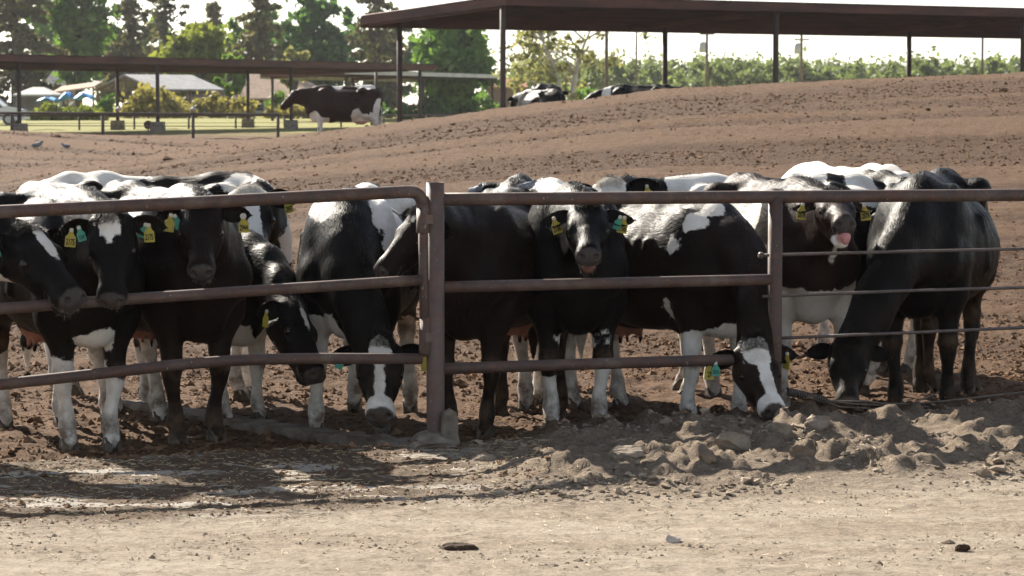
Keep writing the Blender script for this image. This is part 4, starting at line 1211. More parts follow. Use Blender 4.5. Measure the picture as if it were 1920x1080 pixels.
class Field:
    def __init__(s): s.p = []
    def cone(s, a, b, ra, rb, k=0.05, op='u'):
        a, b = np.asarray(a, float), np.asarray(b, float)
        r = max(ra, rb)
        s.p.append(('c', (a, b, ra, rb), np.minimum(a, b) - r, np.maximum(a, b) + r, k, op))
    def chain(s, pts, rs, k=0.05):
        for i in range(len(pts) - 1): s.cone(pts[i], pts[i + 1], rs[i], rs[i + 1], k)
    def ell(s, c, r, k=0.08, R=None, op='u'):
        c, r = np.asarray(c, float), np.asarray(r, float)
        e = np.full(3, r.max()) if R is not None else r
        s.p.append(('e', (c, r, R), c - e, c + e, k, op))
    def run(s, xs, ys, zs):
        f = np.full((len(xs), len(ys), len(zs)), 0.25, dtype=np.float32)
        for typ, a, lo, hi, k, op in s.p:
            m = k + 0.03
            i0, i1 = np.searchsorted(xs, lo[0] - m), np.searchsorted(xs, hi[0] + m)
            j0, j1 = np.searchsorted(ys, lo[1] - m), np.searchsorted(ys, hi[1] + m)
            k0, k1 = np.searchsorted(zs, lo[2] - m), np.searchsorted(zs, hi[2] + m)
            if i1 <= i0 or j1 <= j0 or k1 <= k0: continue
            X = xs[i0:i1, None, None].astype(np.float32); Y = ys[None, j0:j1, None].astype(np.float32); Z = zs[None, None, k0:k1].astype(np.float32)
            if typ == 'c':
                A, B, ra, rb = a
                ab = B - A; L = float(ab @ ab)
                px, py, pz = X - A[0], Y - A[1], Z - A[2]
                t = np.clip((px * ab[0] + py * ab[1] + pz * ab[2]) / max(L, 1e-9), 0, 1)
                d = np.sqrt((px - t * ab[0]) ** 2 + (py - t * ab[1]) ** 2 + (pz - t * ab[2]) ** 2) - (ra + (rb - ra) * t)
            else:
                c, r, R = a
                px, py, pz = X - c[0], Y - c[1], Z - c[2]
                if R is not None:
                    q = [px * R[0][i] + py * R[1][i] + pz * R[2][i] for i in range(3)]
                    px, py, pz = q
                k0_ = np.sqrt((px / r[0]) ** 2 + (py / r[1]) ** 2 + (pz / r[2]) ** 2)
                k1_ = np.sqrt((px / r[0] ** 2) ** 2 + (py / r[1] ** 2) ** 2 + (pz / r[2] ** 2) ** 2)
                d = k0_ * (k0_ - 1) / np.maximum(k1_, 1e-6)
            g = f[i0:i1, j0:j1, k0:k1]
            if op == 'u':
                h = np.maximum(k - np.abs(g - d), 0) / k
                f[i0:i1, j0:j1, k0:k1] = np.minimum(g, d) - h * h * k * 0.25
            else:
                d = -d
                h = np.maximum(k - np.abs(g - d), 0) / k
                f[i0:i1, j0:j1, k0:k1] = np.maximum(g, d) + h * h * k * 0.25
        return f

def surface_nets(f, xs, ys, zs):
    s = f < 0
    c = np.zeros(tuple(n - 1 for n in f.shape), dtype=np.int8)
    for a in (0, 1):
        for b in (0, 1):
            for d in (0, 1):
                c += s[a:f.shape[0] - 1 + a, b:f.shape[1] - 1 + b, d:f.shape[2] - 1 + d]
    act = (c > 0) & (c < 8)
    I, J, K = np.nonzero(act)
    idx = np.full(act.shape, -1, dtype=np.int64)
    idx[I, J, K] = np.arange(len(I))
    P = np.zeros((len(I), 3)); cnt = np.zeros(len(I))
    for ax in range(3):
        o1, o2 = [q for q in range(3) if q != ax]
        for u in (0, 1):
            for v in (0, 1):
                off = [0, 0, 0]; off[o1] = u; off[o2] = v
                i, j, k = I + off[0], J + off[1], K + off[2]
                off2 = list(off); off2[ax] = 1
                i2, j2, k2 = I + off2[0], J + off2[1], K + off2[2]
                a, b = f[i, j, k].astype(np.float64), f[i2, j2, k2].astype(np.float64)
                m = (a < 0) != (b < 0)
                t = np.where(m, a / np.where(m, a - b, 1), 0)
                p0 = np.stack([xs[i], ys[j], zs[k]], 1); p1 = np.stack([xs[i2], ys[j2], zs[k2]], 1)
                P += np.where(m[:, None], p0 + (p1 - p0) * t[:, None], 0); cnt += m
    P /= cnt[:, None]
    Fs = []
    for ax in range(3):
        sl0 = [slice(None)] * 3; sl1 = [slice(None)] * 3
        sl0[ax] = slice(0, -1); sl1[ax] = slice(1, None)
        a, b = s[tuple(sl0)], s[tuple(sl1)]
        o1, o2 = [(1, 2), (2, 0), (0, 1)][ax]
        E = np.stack(np.nonzero(a != b), 1)
        E = E[(E[:, o1] >= 1) & (E[:, o2] >= 1) & (E[:, o1] < f.shape[o1] - 1) & (E[:, o2] < f.shape[o2] - 1)]
        d1 = np.zeros(3, int); d1[o1] = 1; d2 = np.zeros(3, int); d2[o2] = 1
        q = [E - d1 - d2, E - d2, E, E - d1]
        q = np.stack([idx[c_[:, 0], c_[:, 1], c_[:, 2]] for c_ in q], 1)
        fl = a[E[:, 0], E[:, 1], E[:, 2]]
        q = np.where(fl[:, None], q, q[:, ::-1])
        Fs.append(q)
    return P, np.concatenate(Fs)

def axis_coords(lo, hi, flo, fhi, coarse, fine):
    out = []; x = lo
    while x < hi:
        out.append(x)
        x += fine if flo - 0.02 < x < fhi + 0.01 else coarse
    return np.array(out)

TEXT_CACHE = {}
def text_mesh(txt, size):
    cu = bpy.data.curves.new('number', 'FONT')
    cu.body = txt; cu.size = size; cu.align_x = 'CENTER'; cu.align_y = 'CENTER'
    cu.offset = size * 0.024; cu.resolution_u = 2; cu.space_character = 0.86
    ob = bpy.data.objects.new('number', cu); COL.objects.link(ob)
    dg = bpy.context.evaluated_depsgraph_get()
    me = bpy.data.meshes.new_from_object(ob.evaluated_get(dg))
    bpy.data.objects.remove(ob); bpy.data.curves.remove(cu)
    me.materials.clear(); me.materials.append(M_INK)
    return me

def tag_mesh(name, mat, w=0.060, h=0.092):
    """Ear tag: narrow neck with a rounded head on top of a square panel. Hangs from its origin down -Z, faces -Y."""
    o = [(-0.010, 0.012), (0.010, 0.012), (0.013, -0.012), (w * 0.28, -h * 0.26), (w * 0.47, -h * 0.37), (w * 0.5, -h * 0.95), (w * 0.46, -h), (-w * 0.46, -h), (-w * 0.5, -h * 0.95), (-w * 0.47, -h * 0.37), (-w * 0.28, -h * 0.26), (-0.013, -0.012)]
    n = len(o); t = 0.0015
    v = [(x, -t, z) for x, z in o] + [(x, t, z) for x, z in o]
    f = [tuple(range(n)), tuple(reversed(range(n, 2 * n)))] + [(i, i + n, (i + 1) % n + n, (i + 1) % n) for i in range(n)]
    f = [tuple(reversed(q)) for q in f]
    me = bpy.data.meshes.new(name); me.from_pydata(v, [], f); me.materials.append(mat); me.update()
    return me
ME_TAG = tag_mesh('ear_tag', M_TAG)
ME_TEAL = tag_mesh('ear_tag', M_TEAL, 0.048, 0.075)
_b = MB(); _b.tube([(0, -0.006, 0), (0, 0.004, 0)], 0.011, 10); ME_BUTTON = _b.mesh('button', M_BUTTON)

def frame_of(x, z_hint):
    x = unit(x); z = np.asarray(z_hint, float); z = unit(z - x * (z @ x)); y = np.cross(z, x)
    return x, y, z

def ear_mesh(L, W, Nn, base, length=0.205, width=0.062):
    """Cupped leaf-shaped ear, two skins."""
    nu, nv = 12, 9
    V = []
    for side in (0, 1):
        for i in range(nu):
            u = i / (nu - 1)
            w = width * (0.42 * (1 - u) ** 2 + 1.02 * math.sin(math.pi * min(1, u ** 0.85)) ** 0.72) + 0.003
            cup = 0.9 * (1 - u) ** 1.2 + 0.35
            for j in range(nv):
                v = j / (nv - 1) * 2 - 1
                th = v * cup * 1.25
                r = w / max(cup * 1.25, 0.2)
                p = base + L * (length * u) + W * (math.sin(th) * r * 0.95) + Nn * ((1 - math.cos(th)) * r * 0.8 - 0.02 * math.sin(math.pi * u))
                if side: p = p - Nn * (0.009 * (1 - 0.75 * abs(v) ** 2) * (1 - 0.6 * u))
                V.append(p)
    F = []
    n = nu * nv
    for i in range(nu - 1):
        for j in range(nv - 1):
            a = i * nv + j
            F.append((a, a + 1, a + nv + 1, a + nv)); F.append((n + a, n + a + nv, n + a + nv + 1, n + a + 1))
        for j in (0, nv - 1):
            a = i * nv + j
            F.append((a, a + nv, n + a + nv, n + a) if j == 0 else (a, n + a, n + a + nv, a + nv))
    for j in range(nv - 1):
        a = (nu - 1) * nv + j
        F.append((a, a + 1, n + a + 1, n + a))
    return np.array(V), np.array(F)

def blades(P, D, length, width, rs):
    """Hair blades: one thin triangle each, rooted at P, along D."""
    n = len(P)
    s = np.cross(D, rs.normal(size=(n, 3))); s /= np.linalg.norm(s, axis=1)[:, None] + 1e-9
    l = (length * rs.uniform(0.5, 1.2, n))[:, None]
    tip = P + D * l
    V = np.stack([P - s * width, P + s * width, tip], 1).reshape(-1, 3)
    return V, np.arange(n * 3).reshape(-1, 3)

def make_cow(label, pos, heading, poll, muzzle, face, s=1.0, white=(), legs=(0, 0, 0, 0), feet=((0, 0), (0, 0), (0, 0), (0, 0)), brown=0.0,
             tags=(), open_mouth=0.0, tongue=0.0, nose='dark', cell=0.0215, hcell=0.0108, seed=1, mud=1.0, fat=1.0, ground=None, group=None,
             ears=(0.12, 0.12), earface=0.0, parts=True, lying=False, droop=None, headscale=1.0, pale_tuft=False, tail=True):
    """pos: world point between the front feet; heading: degrees; poll, muzzle, face: world points / direction."""
    a = math.radians(heading)
    ca, sa = math.cos(a), math.sin(a)
    root = vec(pos[0] - ca * 0.47 * s, pos[1] - sa * 0.47 * s, pos[2])
    def loc(p):
        d = (np.asarray(p, float) - root) / s
        return vec(d[0] * ca + d[1] * sa, -d[0] * sa + d[1] * ca, d[2])
    def dirl(d): d = np.asarray(d, float); return vec(d[0] * ca + d[1] * sa, -d[0] * sa + d[1] * ca, d[2])
    pl, mz = loc(poll), loc(muzzle)
    hx, hy, hz = frame_of(mz - pl, dirl(face))           # along the face, to its left, out of the forehead
    hs = headscale / s
    HL = min(max(np.linalg.norm(mz - pl), 0.46 / s), 0.60 / s) / 0.53
    def H(x, y, z): return pl + (hx * x + hy * y + hz * z) * HL
    rs = np.random.default_rng(seed)
    F = Field()
    lift = -0.62 if lying else 0.0
    # trunk
    F.ell((0.40, 0, 1.02), (0.36, 0.255, 0.385), 0.10)
    F.ell((0.02, 0, 0.99), (0.56, 0.345 * fat, 0.375), 0.14)
    F.ell((-0.22, 0, 0.95), (0.46, 0.365 * fat, 0.345), 0.14)
    F.ell((-0.54, 0, 1.12), (0.40, 0.255, 0.25), 0.12)
    F.ell((-0.70, 0, 1.16), (0.24, 0.21, 0.22), 0.10)
    F.chain([(0.50, 0, 1.345), (0.30, 0, 1.365), (-0.05, 0, 1.345), (-0.45, 0, 1.375), (-0.70, 0, 1.375), (-0.86, 0, 1.345)], [0.07, 0.06, 0.05, 0.055, 0.05, 0.04], 0.09)
    for q in (-1, 1):
        F.ell((-0.50, 0.245 * q, 1.325), (0.085, 0.050, 0.050), 0.045)
        F.cone((-0.50, 0.0, 1.36), (-0.50, 0.22 * q, 1.325), 0.04, 0.045, 0.08)
        F.cone((-0.50, 0.22 * q, 1.29), (-0.86, 0.12 * q, 1.24), 0.06, 0.06, 0.09)
        F.ell((-0.87, 0.115 * q, 1.255), (0.05, 0.045, 0.05), 0.05)
        F.ell((0.43, 0.185 * q, 1.10), (0.17, 0.085, 0.29), 0.07, R=[[0.94, 0, -0.34], [0, 1, 0], [0.34, 0, 0.94]])
        F.ell((0.62, 0.185 * q, 0.93), (0.11, 0.085, 0.12), 0.08)
        for ri in range(5):                                  # ribs
            x = 0.16 - 0.10 * ri
            F.cone((x, 0.295 * q * fat, 1.16), (x - 0.08, 0.332 * q * fat, 0.86), 0.034, 0.030, 0.022)
        F.ell((-0.40, 0.335 * q, 1.15), (0.13, 0.085, 0.11), 0.09, op='s')
        F.ell((-0.70, 0.165 * q, 0.98), (0.22, 0.105, 0.32), 0.09)
    F.cone((0.66, 0, 0.86), (0.56, 0, 0.70), 0.15, 0.115, 0.10)
    F.cone((0.56, 0, 0.70), (0.20, 0, 0.66), 0.09, 0.09, 0.10)
    ud = (-0.47, 0, 0.66)
    F.ell(ud, (0.20, 0.16, 0.135), 0.05)
    for x in (-0.06, 0.08):
        for q in (-1, 1): F.cone((ud[0] + x, 0.075 * q, 0.56), (ud[0] + x, 0.08 * q, 0.485), 0.02, 0.014, 0.02)
    # tail
    if tail:
        F.chain([(-0.88, 0, 1.35), (-0.945, 0.0, 1.25), (-0.955, 0.01, 0.95), (-0.945, 0.015, 0.62)], [0.035, 0.028, 0.022, 0.018], 0.03)
        F.chain([(-0.945, 0.015, 0.62), (-0.94, 0.015, 0.50), (-0.94, 0.015, 0.34)], [0.022, 0.042, 0.012], 0.02)
    # legs
    hoofs = []
    zf = []
    leg_axes = []
    for li, (front, q) in enumerate(((1, 1), (1, -1), (0, 1), (0, -1))):
        fx, fy = feet[li][0], feet[li][1]
        if lying:
            if front:
                pts = [(0.46, 0.19 * q, 0.80), (0.72, 0.24 * q, 0.70), (0.45, 0.27 * q, 0.66)]
                F.chain(pts, [0.11, 0.06, 0.04], 0.06)
            else:
                pts = [(-0.55, 0.25 * q, 0.85), (-0.20, 0.38 * q, 0.74), (-0.60, 0.42 * q, 0.68)]
                F.chain(pts, [0.16, 0.07, 0.04], 0.06)
            leg_axes.append((pts[1], pts[2])); continue
        lf = feet[li][2] if len(feet[li]) > 2 else 0.0
        gz = 0.0
        if ground is not None:
            wx, wy = root[0] + (ca * (0.47 + fx) - sa * (0.17 * q + fy)) * s, root[1] + (sa * (0.47 + fx) + ca * (0.17 * q + fy)) * s
            if not front: wx, wy = root[0] + (ca * (-0.74 + fx) - sa * (0.16 * q + fy)) * s, root[1] + (sa * (-0.74 + fx) + ca * (0.16 * q + fy)) * s
            gz = (float(ground(wx, wy)) - root[2]) / s - 0.012
        gz += lf
        if front:
            K = vec(0.475 + fx * 0.55 + lf * 0.5, 0.172 * q + fy * 0.55, 0.43 + gz * 0.5)
            T = vec(0.455 + fx - lf * 0.4, 0.165 * q + fy, 0.135 + gz)
            hf = vec(0.50 + fx - lf * 0.4, 0.165 * q + fy, 0.05 + gz)
            F.chain([(0.47, 0.185 * q, 0.92), (0.455 + fx * 0.15, 0.185 * q, 0.74), K + vec(-0.004, 0, 0.10)], [0.125, 0.098, 0.056], 0.07)
            F.chain([K + vec(-0.004, 0, 0.10), K, K + vec(-0.004, 0, -0.07)], [0.056, 0.057, 0.043], 0.03)
            F.chain([K + vec(-0.004, 0, -0.07), T + vec(0, 0, 0.06), T, hf], [0.041, 0.036, 0.045, 0.046], 0.03)
            F.ell(T + vec(-0.035, 0, -0.005), (0.02, 0.03, 0.02), 0.02)
        else:
            K = vec(-0.83 + fx * 0.7, 0.165 * q + fy * 0.6, 0.52 + gz * 0.4)
            T = vec(-0.775 + fx, 0.155 * q + fy, 0.14 + gz)
            hf = vec(-0.725 + fx, 0.155 * q + fy, 0.05 + gz)
            F.chain([(-0.62, 0.19 * q, 0.95), (-0.60 + fx * 0.2, 0.195 * q, 0.80), K + vec(0.03, 0, 0.10)], [0.17, 0.125, 0.056], 0.08)
            F.cone((-0.80, 0.15 * q, 0.90), K + vec(-0.025, 0, 0.06), 0.08, 0.030, 0.06)
            F.chain([K + vec(0.03, 0, 0.10), K, K + vec(0.005, 0, -0.09)], [0.056, 0.054, 0.043], 0.03)
            F.ell(K + vec(-0.035, 0, 0.03), (0.03, 0.028, 0.045), 0.03)
            F.chain([K + vec(0.005, 0, -0.09), T + vec(0, 0, 0.06), T, hf], [0.041, 0.037, 0.046, 0.047], 0.03)
            F.ell(T + vec(-0.035, 0, -0.005), (0.02, 0.03, 0.02), 0.02)
        hoofs.append(hf); leg_axes.append((K, T))
    # neck
    back = H(0.02, 0, -0.06); thr = H(0.16, 0, -0.185)
    w0 = vec(0.44, 0, 1.30); b0 = vec(0.60, 0, 0.95)
    m0 = (w0 + b0) / 2
    nm = H(0.06, 0, -0.115)
    bow = 0.04
    up = vec(0, 0, 1)
    def bez(A, B, C, n=5):
        t = np.linspace(0, 1, n)[:, None]
        return list((1 - t) ** 2 * A + 2 * t * (1 - t) * B + t * t * C)
    Lm = np.linalg.norm(nm - m0)
    mc = m0 + unit(vec(1, 0, 0.30 if pl[2] > 0.9 else -0.05)) * Lm * 0.5
    off = (w0 - b0) * 0.5
    c1 = bez(w0, mc + off * 0.62 , back); F.chain(c1, [0.10, 0.082, 0.072, 0.07, 0.07], 0.09)
    c2 = bez(m0 + off * 0.1, mc, nm); F.chain(c2, [0.185, 0.122, 0.094, 0.088, 0.090], 0.10)
    c3 = bez(b0, mc - off * 0.55, thr); F.chain(c3, [0.16, 0.095, 0.072, 0.060, 0.052], 0.10)
    # head
    R = np.stack([hx, hy, hz], 1)
    E = lambda x, y, z, r, k=0.04, op='u': F.ell(H(x, y, z), np.array(r) * HL, k, R=R.tolist(), op=op)
    C = lambda p0, p1, r0, r1, k=0.04: F.cone(H(*p0), H(*p1), r0 * HL, r1 * HL, k)
    E(0.10, 0, -0.075, (0.125, 0.105, 0.088), 0.05)
    E(0.015, 0, -0.050, (0.055, 0.075, 0.055), 0.04)
    E(0.17, 0, -0.060, (0.13, 0.108, 0.062), 0.04)
    C((0.18, 0, -0.085), (0.40, 0, -0.068), 0.088, 0.066, 0.05)
    C((0.28, 0.0, -0.042), (0.44, 0, -0.042), 0.046, 0.05, 0.04)
    E(0.452, 0, -0.070, (0.074, 0.084, 0.072), 0.035)
    E(0.485, 0.042, -0.048, (0.040, 0.036, 0.036), 0.02)
    E(0.485, -0.042, -0.048, (0.040, 0.036, 0.036), 0.02)
    om = open_mouth
    jx, jz = 0.445 - 0.06 * om, -0.130 - 0.080 * om
    for q in (-1, 1):
        C((0.10, 0.055 * q, -0.165), (0.30, 0.030 * q, -0.145 - 0.055 * om), 0.064, 0.046, 0.05)
        C((0.12, 0.07 * q, -0.10), (0.26, 0.05 * q, -0.10), 0.058, 0.045, 0.05)
        E(0.175, 0.098 * q, -0.036, (0.052, 0.024, 0.026), 0.025)      # brow
        E(0.222, 0.106 * q, -0.082, (0.036, 0.016, 0.018), 0.015)       # lower lid
        E(0.512, 0.045 * q, -0.036, (0.028, 0.018, 0.018), 0.010, op='s')   # nostril
        E(0.030, 0.095 * q, -0.060, (0.04, 0.035, 0.035), 0.03)        # ear root
    C((0.28, 0, -0.14 - 0.045 * om), (jx, 0, jz), 0.050, 0.042, 0.04)
    E(jx + 0.01, 0, jz - 0.004, (0.045, 0.050, 0.030), 0.03)
    if om > 0:
        E(0.475, 0, -0.118 - 0.028 * om, (0.085, 0.052, 0.010 + 0.020 * om), 0.012, op='s')
    else:
        [E(0.455, 0.072 * q, -0.122, (0.07, 0.020, 0.005), 0.010, op='s') for q in (-1, 1)]
    # grid
    lo = np.min([p[2] for p in F.p if p[5] == 'u'], 0) - 0.04; hi = np.max([p[3] for p in F.p if p[5] == 'u'], 0) + 0.05
    hp = np.array([H(x, y, z) for x in (-0.06, 0.54) for y in (-0.12, 0.12) for z in (0.03, -0.22)])
    hlo, hhi = hp.min(0), hp.max(0)
    cs, hc = cell / s, hcell / s
    xs, ys, zs = (axis_coords(lo[i], hi[i], hlo[i], hhi[i], cs, hc) for i in range(3))
    f = F.run(xs, ys, zs)
    P, Q = surface_nets(f, xs, ys, zs)
    # ---- coat pattern: signed distance into white
    px, py, pz = P.T
    hq = (P - pl) / HL; hX, hY, hZ = hq @ hx, hq @ hy, hq @ hz
    w = np.full(len(P), -0.3)
    wob = (fbm(px * 5, py * 5, pz * 5, 4, seed * 7 + 3) - 0.5) * 0.14
    inhead = (hX > -0.02) & (hX < 0.60) & (np.abs(hY) < 0.16) & (hZ > -0.25) & (hZ < 0.06)
    for t in white:
        op, fr, c, r = t[0], t[1], np.array(t[2], float), np.array(t[3], float)
        if fr == 'b': q = (P - c) / r; wb = wob
        else:
            q = (np.stack([hX, hY, hZ], 1) - c) / r; wb = wob * 0.16
        d = (1 - np.sqrt((q ** 2).sum(1))) * np.min(r[r < 5]) * (1.0 if fr == 'b' else 1.0) + wb
        if fr == 'h': d = np.where(inhead, d, -0.3 if op == 'w' else -0.3)
        if fr == 'n': d = d + wob * 0.4
        if fr == 'b' and len(t) > 4 and t[4] == 'nohead': d = np.where(inhead, -0.3, d)
        w = np.maximum(w, d) if op == 'w' else np.minimum(w, -d)
    legd = np.full(len(P), 9.0)
    for li, (K, T) in enumerate(leg_axes):
        A, B = np.asarray(K, float), np.asarray(T, float)
        A = A + (A - B) * 1.2
        ab = B - A; t = np.clip(((P - A) @ ab) / (ab @ ab), 0, 1.6)
        d = np.linalg.norm(P - A - t[:, None] * ab, axis=1)
        legd = np.minimum(legd, np.where(pz < 0.62, d, 9))
        if legs[li] > 0:
            w = np.maximum(w, np.minimum(legs[li] - pz + wob * 1.1, 0.24 - d))
    pink = sstep(0.02, -0.02, np.sqrt(((P - vec(*ud) - vec(0, 0, -0.06)) ** 2 / np.array([0.17, 0.15, 0.12]) ** 2).sum(1)) - 1.0) * (pz < 0.68) * 0.85
    if lying: pink *= 0
    if om > 0: pink = np.maximum(pink, sstep(0.075, 0.045, np.sqrt(((hX - 0.44) / 1.4) ** 2 + hY ** 2 + (hZ + 0.118 + 0.028 * om) ** 2)) * (hX > 0.3) * (hX < 0.53) * (0.75 if tongue else 0.4))
    nd = np.sqrt(((hX - 0.510) / 0.066) ** 2 + (hY / 0.086) ** 2 + ((hZ + 0.045) / 0.066) ** 2) + (fbm(px * 25, py * 25, pz * 25, 2, seed) - 0.5) * 0.25
    nosea = sstep(1.08, 0.92, nd) * inhead * (1.0 if nose == 'dark' else 0.8)
    nosea = np.maximum(nosea, sstep(0.012, 0.004, np.abs(hZ + 0.118)) * (hX > 0.40) * (om == 0) * inhead * 0.9)
    muda = sstep(0.30, 0.08, pz + wob) * mud + sstep(0.75, 0.40, pz + wob) * 0.22 * mud
    muda = np.maximum(muda, sstep(1.0, 0.6, pz + wob * 2) * sstep(-0.5, -0.7, px) * 0.5 * mud)
    kd = np.min([np.linalg.norm(P - vec(*K) - vec(0.03, 0, 0), axis=1) for K, T in leg_axes], 0)
    muda = np.clip(muda + sstep(0.075, 0.04, kd) * 0.8 * mud * (not lying), 0, 1)
    if lying: muda = np.clip(sstep(0.85, 0.65, pz) * 0.8, 0, 1)
    me = mesh_np('body', P, Q, COAT, True, {'white': w, 'brown': np.full(len(P), brown), 'pink': pink, 'mud': muda, 'nose': nosea})
    cow = empty('cow', (root[0], root[1], root[2] + (lift * s if lying else 0)), a)
    cow.scale = (s, s, s)
    tag(cow, label, 'cow', group)
    link('body', me, cow)
    zoff = vec(0, 0, 0)
    # ---- ears, eyes, tags, hooves
    earw = []
    for k, q in enumerate((1, -1)):                       # 0 = its left ear, 1 = its right ear
        dr = ears[k]
        L = unit(hy * q * 0.95 + hx * dr - hz * 0.22)
        Nn = unit(hz * 0.75 + hx * (0.5 + earface)); Nn = unit(Nn - L * (Nn @ L))
        W = np.cross(Nn, L)
        base = H(0.028, 0.100 * q, -0.060)
        V, Fe = ear_mesh(L, W, Nn, base, 0.205 * HL, 0.060 * HL)
        em = mesh_np('ear', V, Fe, COAT, True, {'white': np.full(len(V), -0.3), 'brown': np.full(len(V), brown), 'pink': np.zeros(len(V)), 'mud': np.zeros(len(V)), 'nose': np.zeros(len(V))})
        if parts:
            link('ear', em, cow)
            # fringe of hair inside and round the rim
            n = len(V) // 2
            src = V[rs.integers(0, n, 500)]
            D = L * 0.6 + Nn * 0.8 + rs.normal(size=(len(src), 3)) * 0.5; D /= np.linalg.norm(D, axis=1)[:, None]
            Vb, Fb = blades(src, D, 0.015, 0.0008, rs)
            link('ear_hair', mesh_np('ear_hair', Vb, Fb, M_HAIRD, False), cow)
            ey = mesh_np('eye', *eye_ball(0.0255 * HL), M_EYE, True)
            eo = link('eye', ey, cow); eo.location = H(0.203, 0.1085 * q, -0.056)
        else:
            link('ear', em, cow)
        earw.append((base, L, W, Nn))
    for tg in tags:                                       # (ear, text, kind, along, yaw degrees, roll degrees)
        k, txt, kind, along, yaw, roll = tg[:6]
        base, L, W, Nn = earw[k]
        p = base + L * along * HL + Nn * 0.012 + (vec(*tg[6]) if len(tg) > 6 else 0)
        o = link('ear_tag', ME_TAG if kind == 'y' else ME_TEAL, cow)
        o.location = p
        o.rotation_euler = (0, math.radians(roll), math.radians(yaw) - a)
        o.scale = (1 / s,) * 3
        Mr = Matrix.Rotation(math.radians(yaw) - a, 4, 'Z') @ Matrix.Rotation(math.radians(roll), 4, 'Y')
        o.rotation_euler = Mr.to_euler()
        if txt:
            t = link('number', text_mesh(txt, 0.034 if kind == 'y' else 0.022), o)
            t.location = (0, -0.0026, -0.065 if kind == 'y' else -0.053); t.rotation_euler = (math.pi / 2, 0, 0)
            t.scale = (0.80, 1.35, 1)
        bo = link('button', ME_BUTTON, o); bo.location = (0, -0.003, 0.002)
        if len(tg) > 7 and tg[7]:
            bo.scale = (1.6, 1.5, 1.6)
    for hf in hoofs:
        o = link('hoof', ME_HOOF, cow); o.location = hf - vec(0, 0, 0.05)
        o.scale = (1, 1, 1)
    if tongue > 0:
        pts = [H(0.36, 0, -0.135), H(0.44, 0.0, -0.130), H(0.485, 0.004, -0.126), H(0.510, 0.008, -0.134), H(0.522, 0.010, -0.160)]
        T = Field(); T.chain(pts, [0.024, 0.027, 0.027, 0.026, 0.020], 0.02)
        l2, h2 = np.min([p[2] for p in T.p], 0) - 0.02, np.max([p[3] for p in T.p], 0) + 0.02
        ax = [np.arange(l2[i], h2[i], 0.008) for i in range(3)]
        link('tongue', mesh_np('tongue', *surface_nets(T.run(*ax), *ax), M_TONGUE), cow)
    if parts:
        A_, B_, C_ = P[Q[:, 0]], P[Q[:, 1]], P[Q[:, 2]]
        nf = np.cross(B_ - A_, C_ - A_); ar = np.linalg.norm(nf, axis=1); nf /= ar[:, None] + 1e-12
        nh = 24000
        fi = rs.choice(len(Q), nh, p=ar / ar.sum())
        u_, v_ = rs.uniform(size=(2, nh, 1))
        rt = (A_[fi] * (1 - u_) + B_[fi] * u_) * (1 - v_) + (P[Q[fi, 3]] * (1 - u_) + C_[fi] * u_) * v_
        nn = nf[fi]
        g0 = np.tile(vec(-0.85, 0, -0.55), (nh, 1))
        lg = (rt[:, 2] < 0.75)[:, None]; g0 = np.where(lg, vec(-0.2, 0, -1.0), g0)
        hh = (rt - pl) / HL; ih = ((hh @ hx > 0.0) & (hh @ hx < 0.6) & (np.abs(hh @ hy) < 0.16) & (hh @ hz > -0.25) & (hh @ hz < 0.06))
        g0[ih] = hx * 0.8
        g0 = g0 + rs.normal(size=(nh, 3)) * 0.22
        g0 -= nn * (g0 * nn).sum(1)[:, None]; g0 /= np.linalg.norm(g0, axis=1)[:, None] + 1e-9
        sd2 = np.cross(g0, nn)
        l_ = (np.where(ih, 0.012, 0.024) * rs.uniform(0.6, 1.2, nh))[:, None]
        w_ = np.where(ih, 0.0008, 0.0012)[:, None]
        Vh = np.stack([rt - sd2 * w_, rt + sd2 * w_, rt + g0 * l_ + nn * l_ * rs.uniform(0.10, 0.32, (nh, 1))], 1).reshape(-1, 3)
        vi = np.repeat(Q[fi, 0], 3)
        keep = np.repeat(nosea[Q[fi, 0]] < 0.3, 3)
        at_ = {k_: a_[vi][keep] for k_, a_ in (('white', w), ('brown', np.full(len(P), brown)), ('pink', pink), ('mud', muda), ('nose', nosea))}
        Vh = Vh[keep]
        link('coat_hair', mesh_np('coat_hair', Vh, np.arange(len(Vh)).reshape(-1, 3), COAT, False, at_), cow)
    # ---- hair: poll tuft, crest of the neck and withers, chin whiskers
    if parts:
        sel = np.nonzero((hX > -0.06) & (hX < 0.055) & (np.abs(hY) < 0.085) & (hZ > -0.09) & inhead | ((hX > -0.05) & (hX < 0.05) & (np.abs(hY) < 0.08) & (hZ > -0.08) & (hZ < 0.06)))[0]
        if len(sel):
            i = rs.choice(sel, 2200); Pj = P[i] + rs.normal(size=(2200, 3)) * 0.004
            D = hx * 0.6 + hz * 0.55 + rs.normal(size=(2200, 3)) * 0.35; D /= np.linalg.norm(D, axis=1)[:, None]
            Vb, Fb = blades(Pj, D, 0.032, 0.0008, rs)
            link('poll_hair', mesh_np('poll_hair', Vb, Fb, M_HAIRL if pale_tuft else M_HAIRD, False), cow)
        cl = np.array(c1)
        d = np.min(np.linalg.norm(P[:, None, :] - cl[None], axis=2), 1)
        crest = np.nonzero((np.abs(py - np.interp(px, np.sort(cl[:, 0]), cl[np.argsort(cl[:, 0]), 1])) < 0.035) & (d < 0.16) & ~inhead)[0]
        topz = crest[(P[crest, 2] > np.interp(P[crest, 0], np.sort(cl[:, 0]), cl[np.argsort(cl[:, 0]), 2]) + 0.02)]
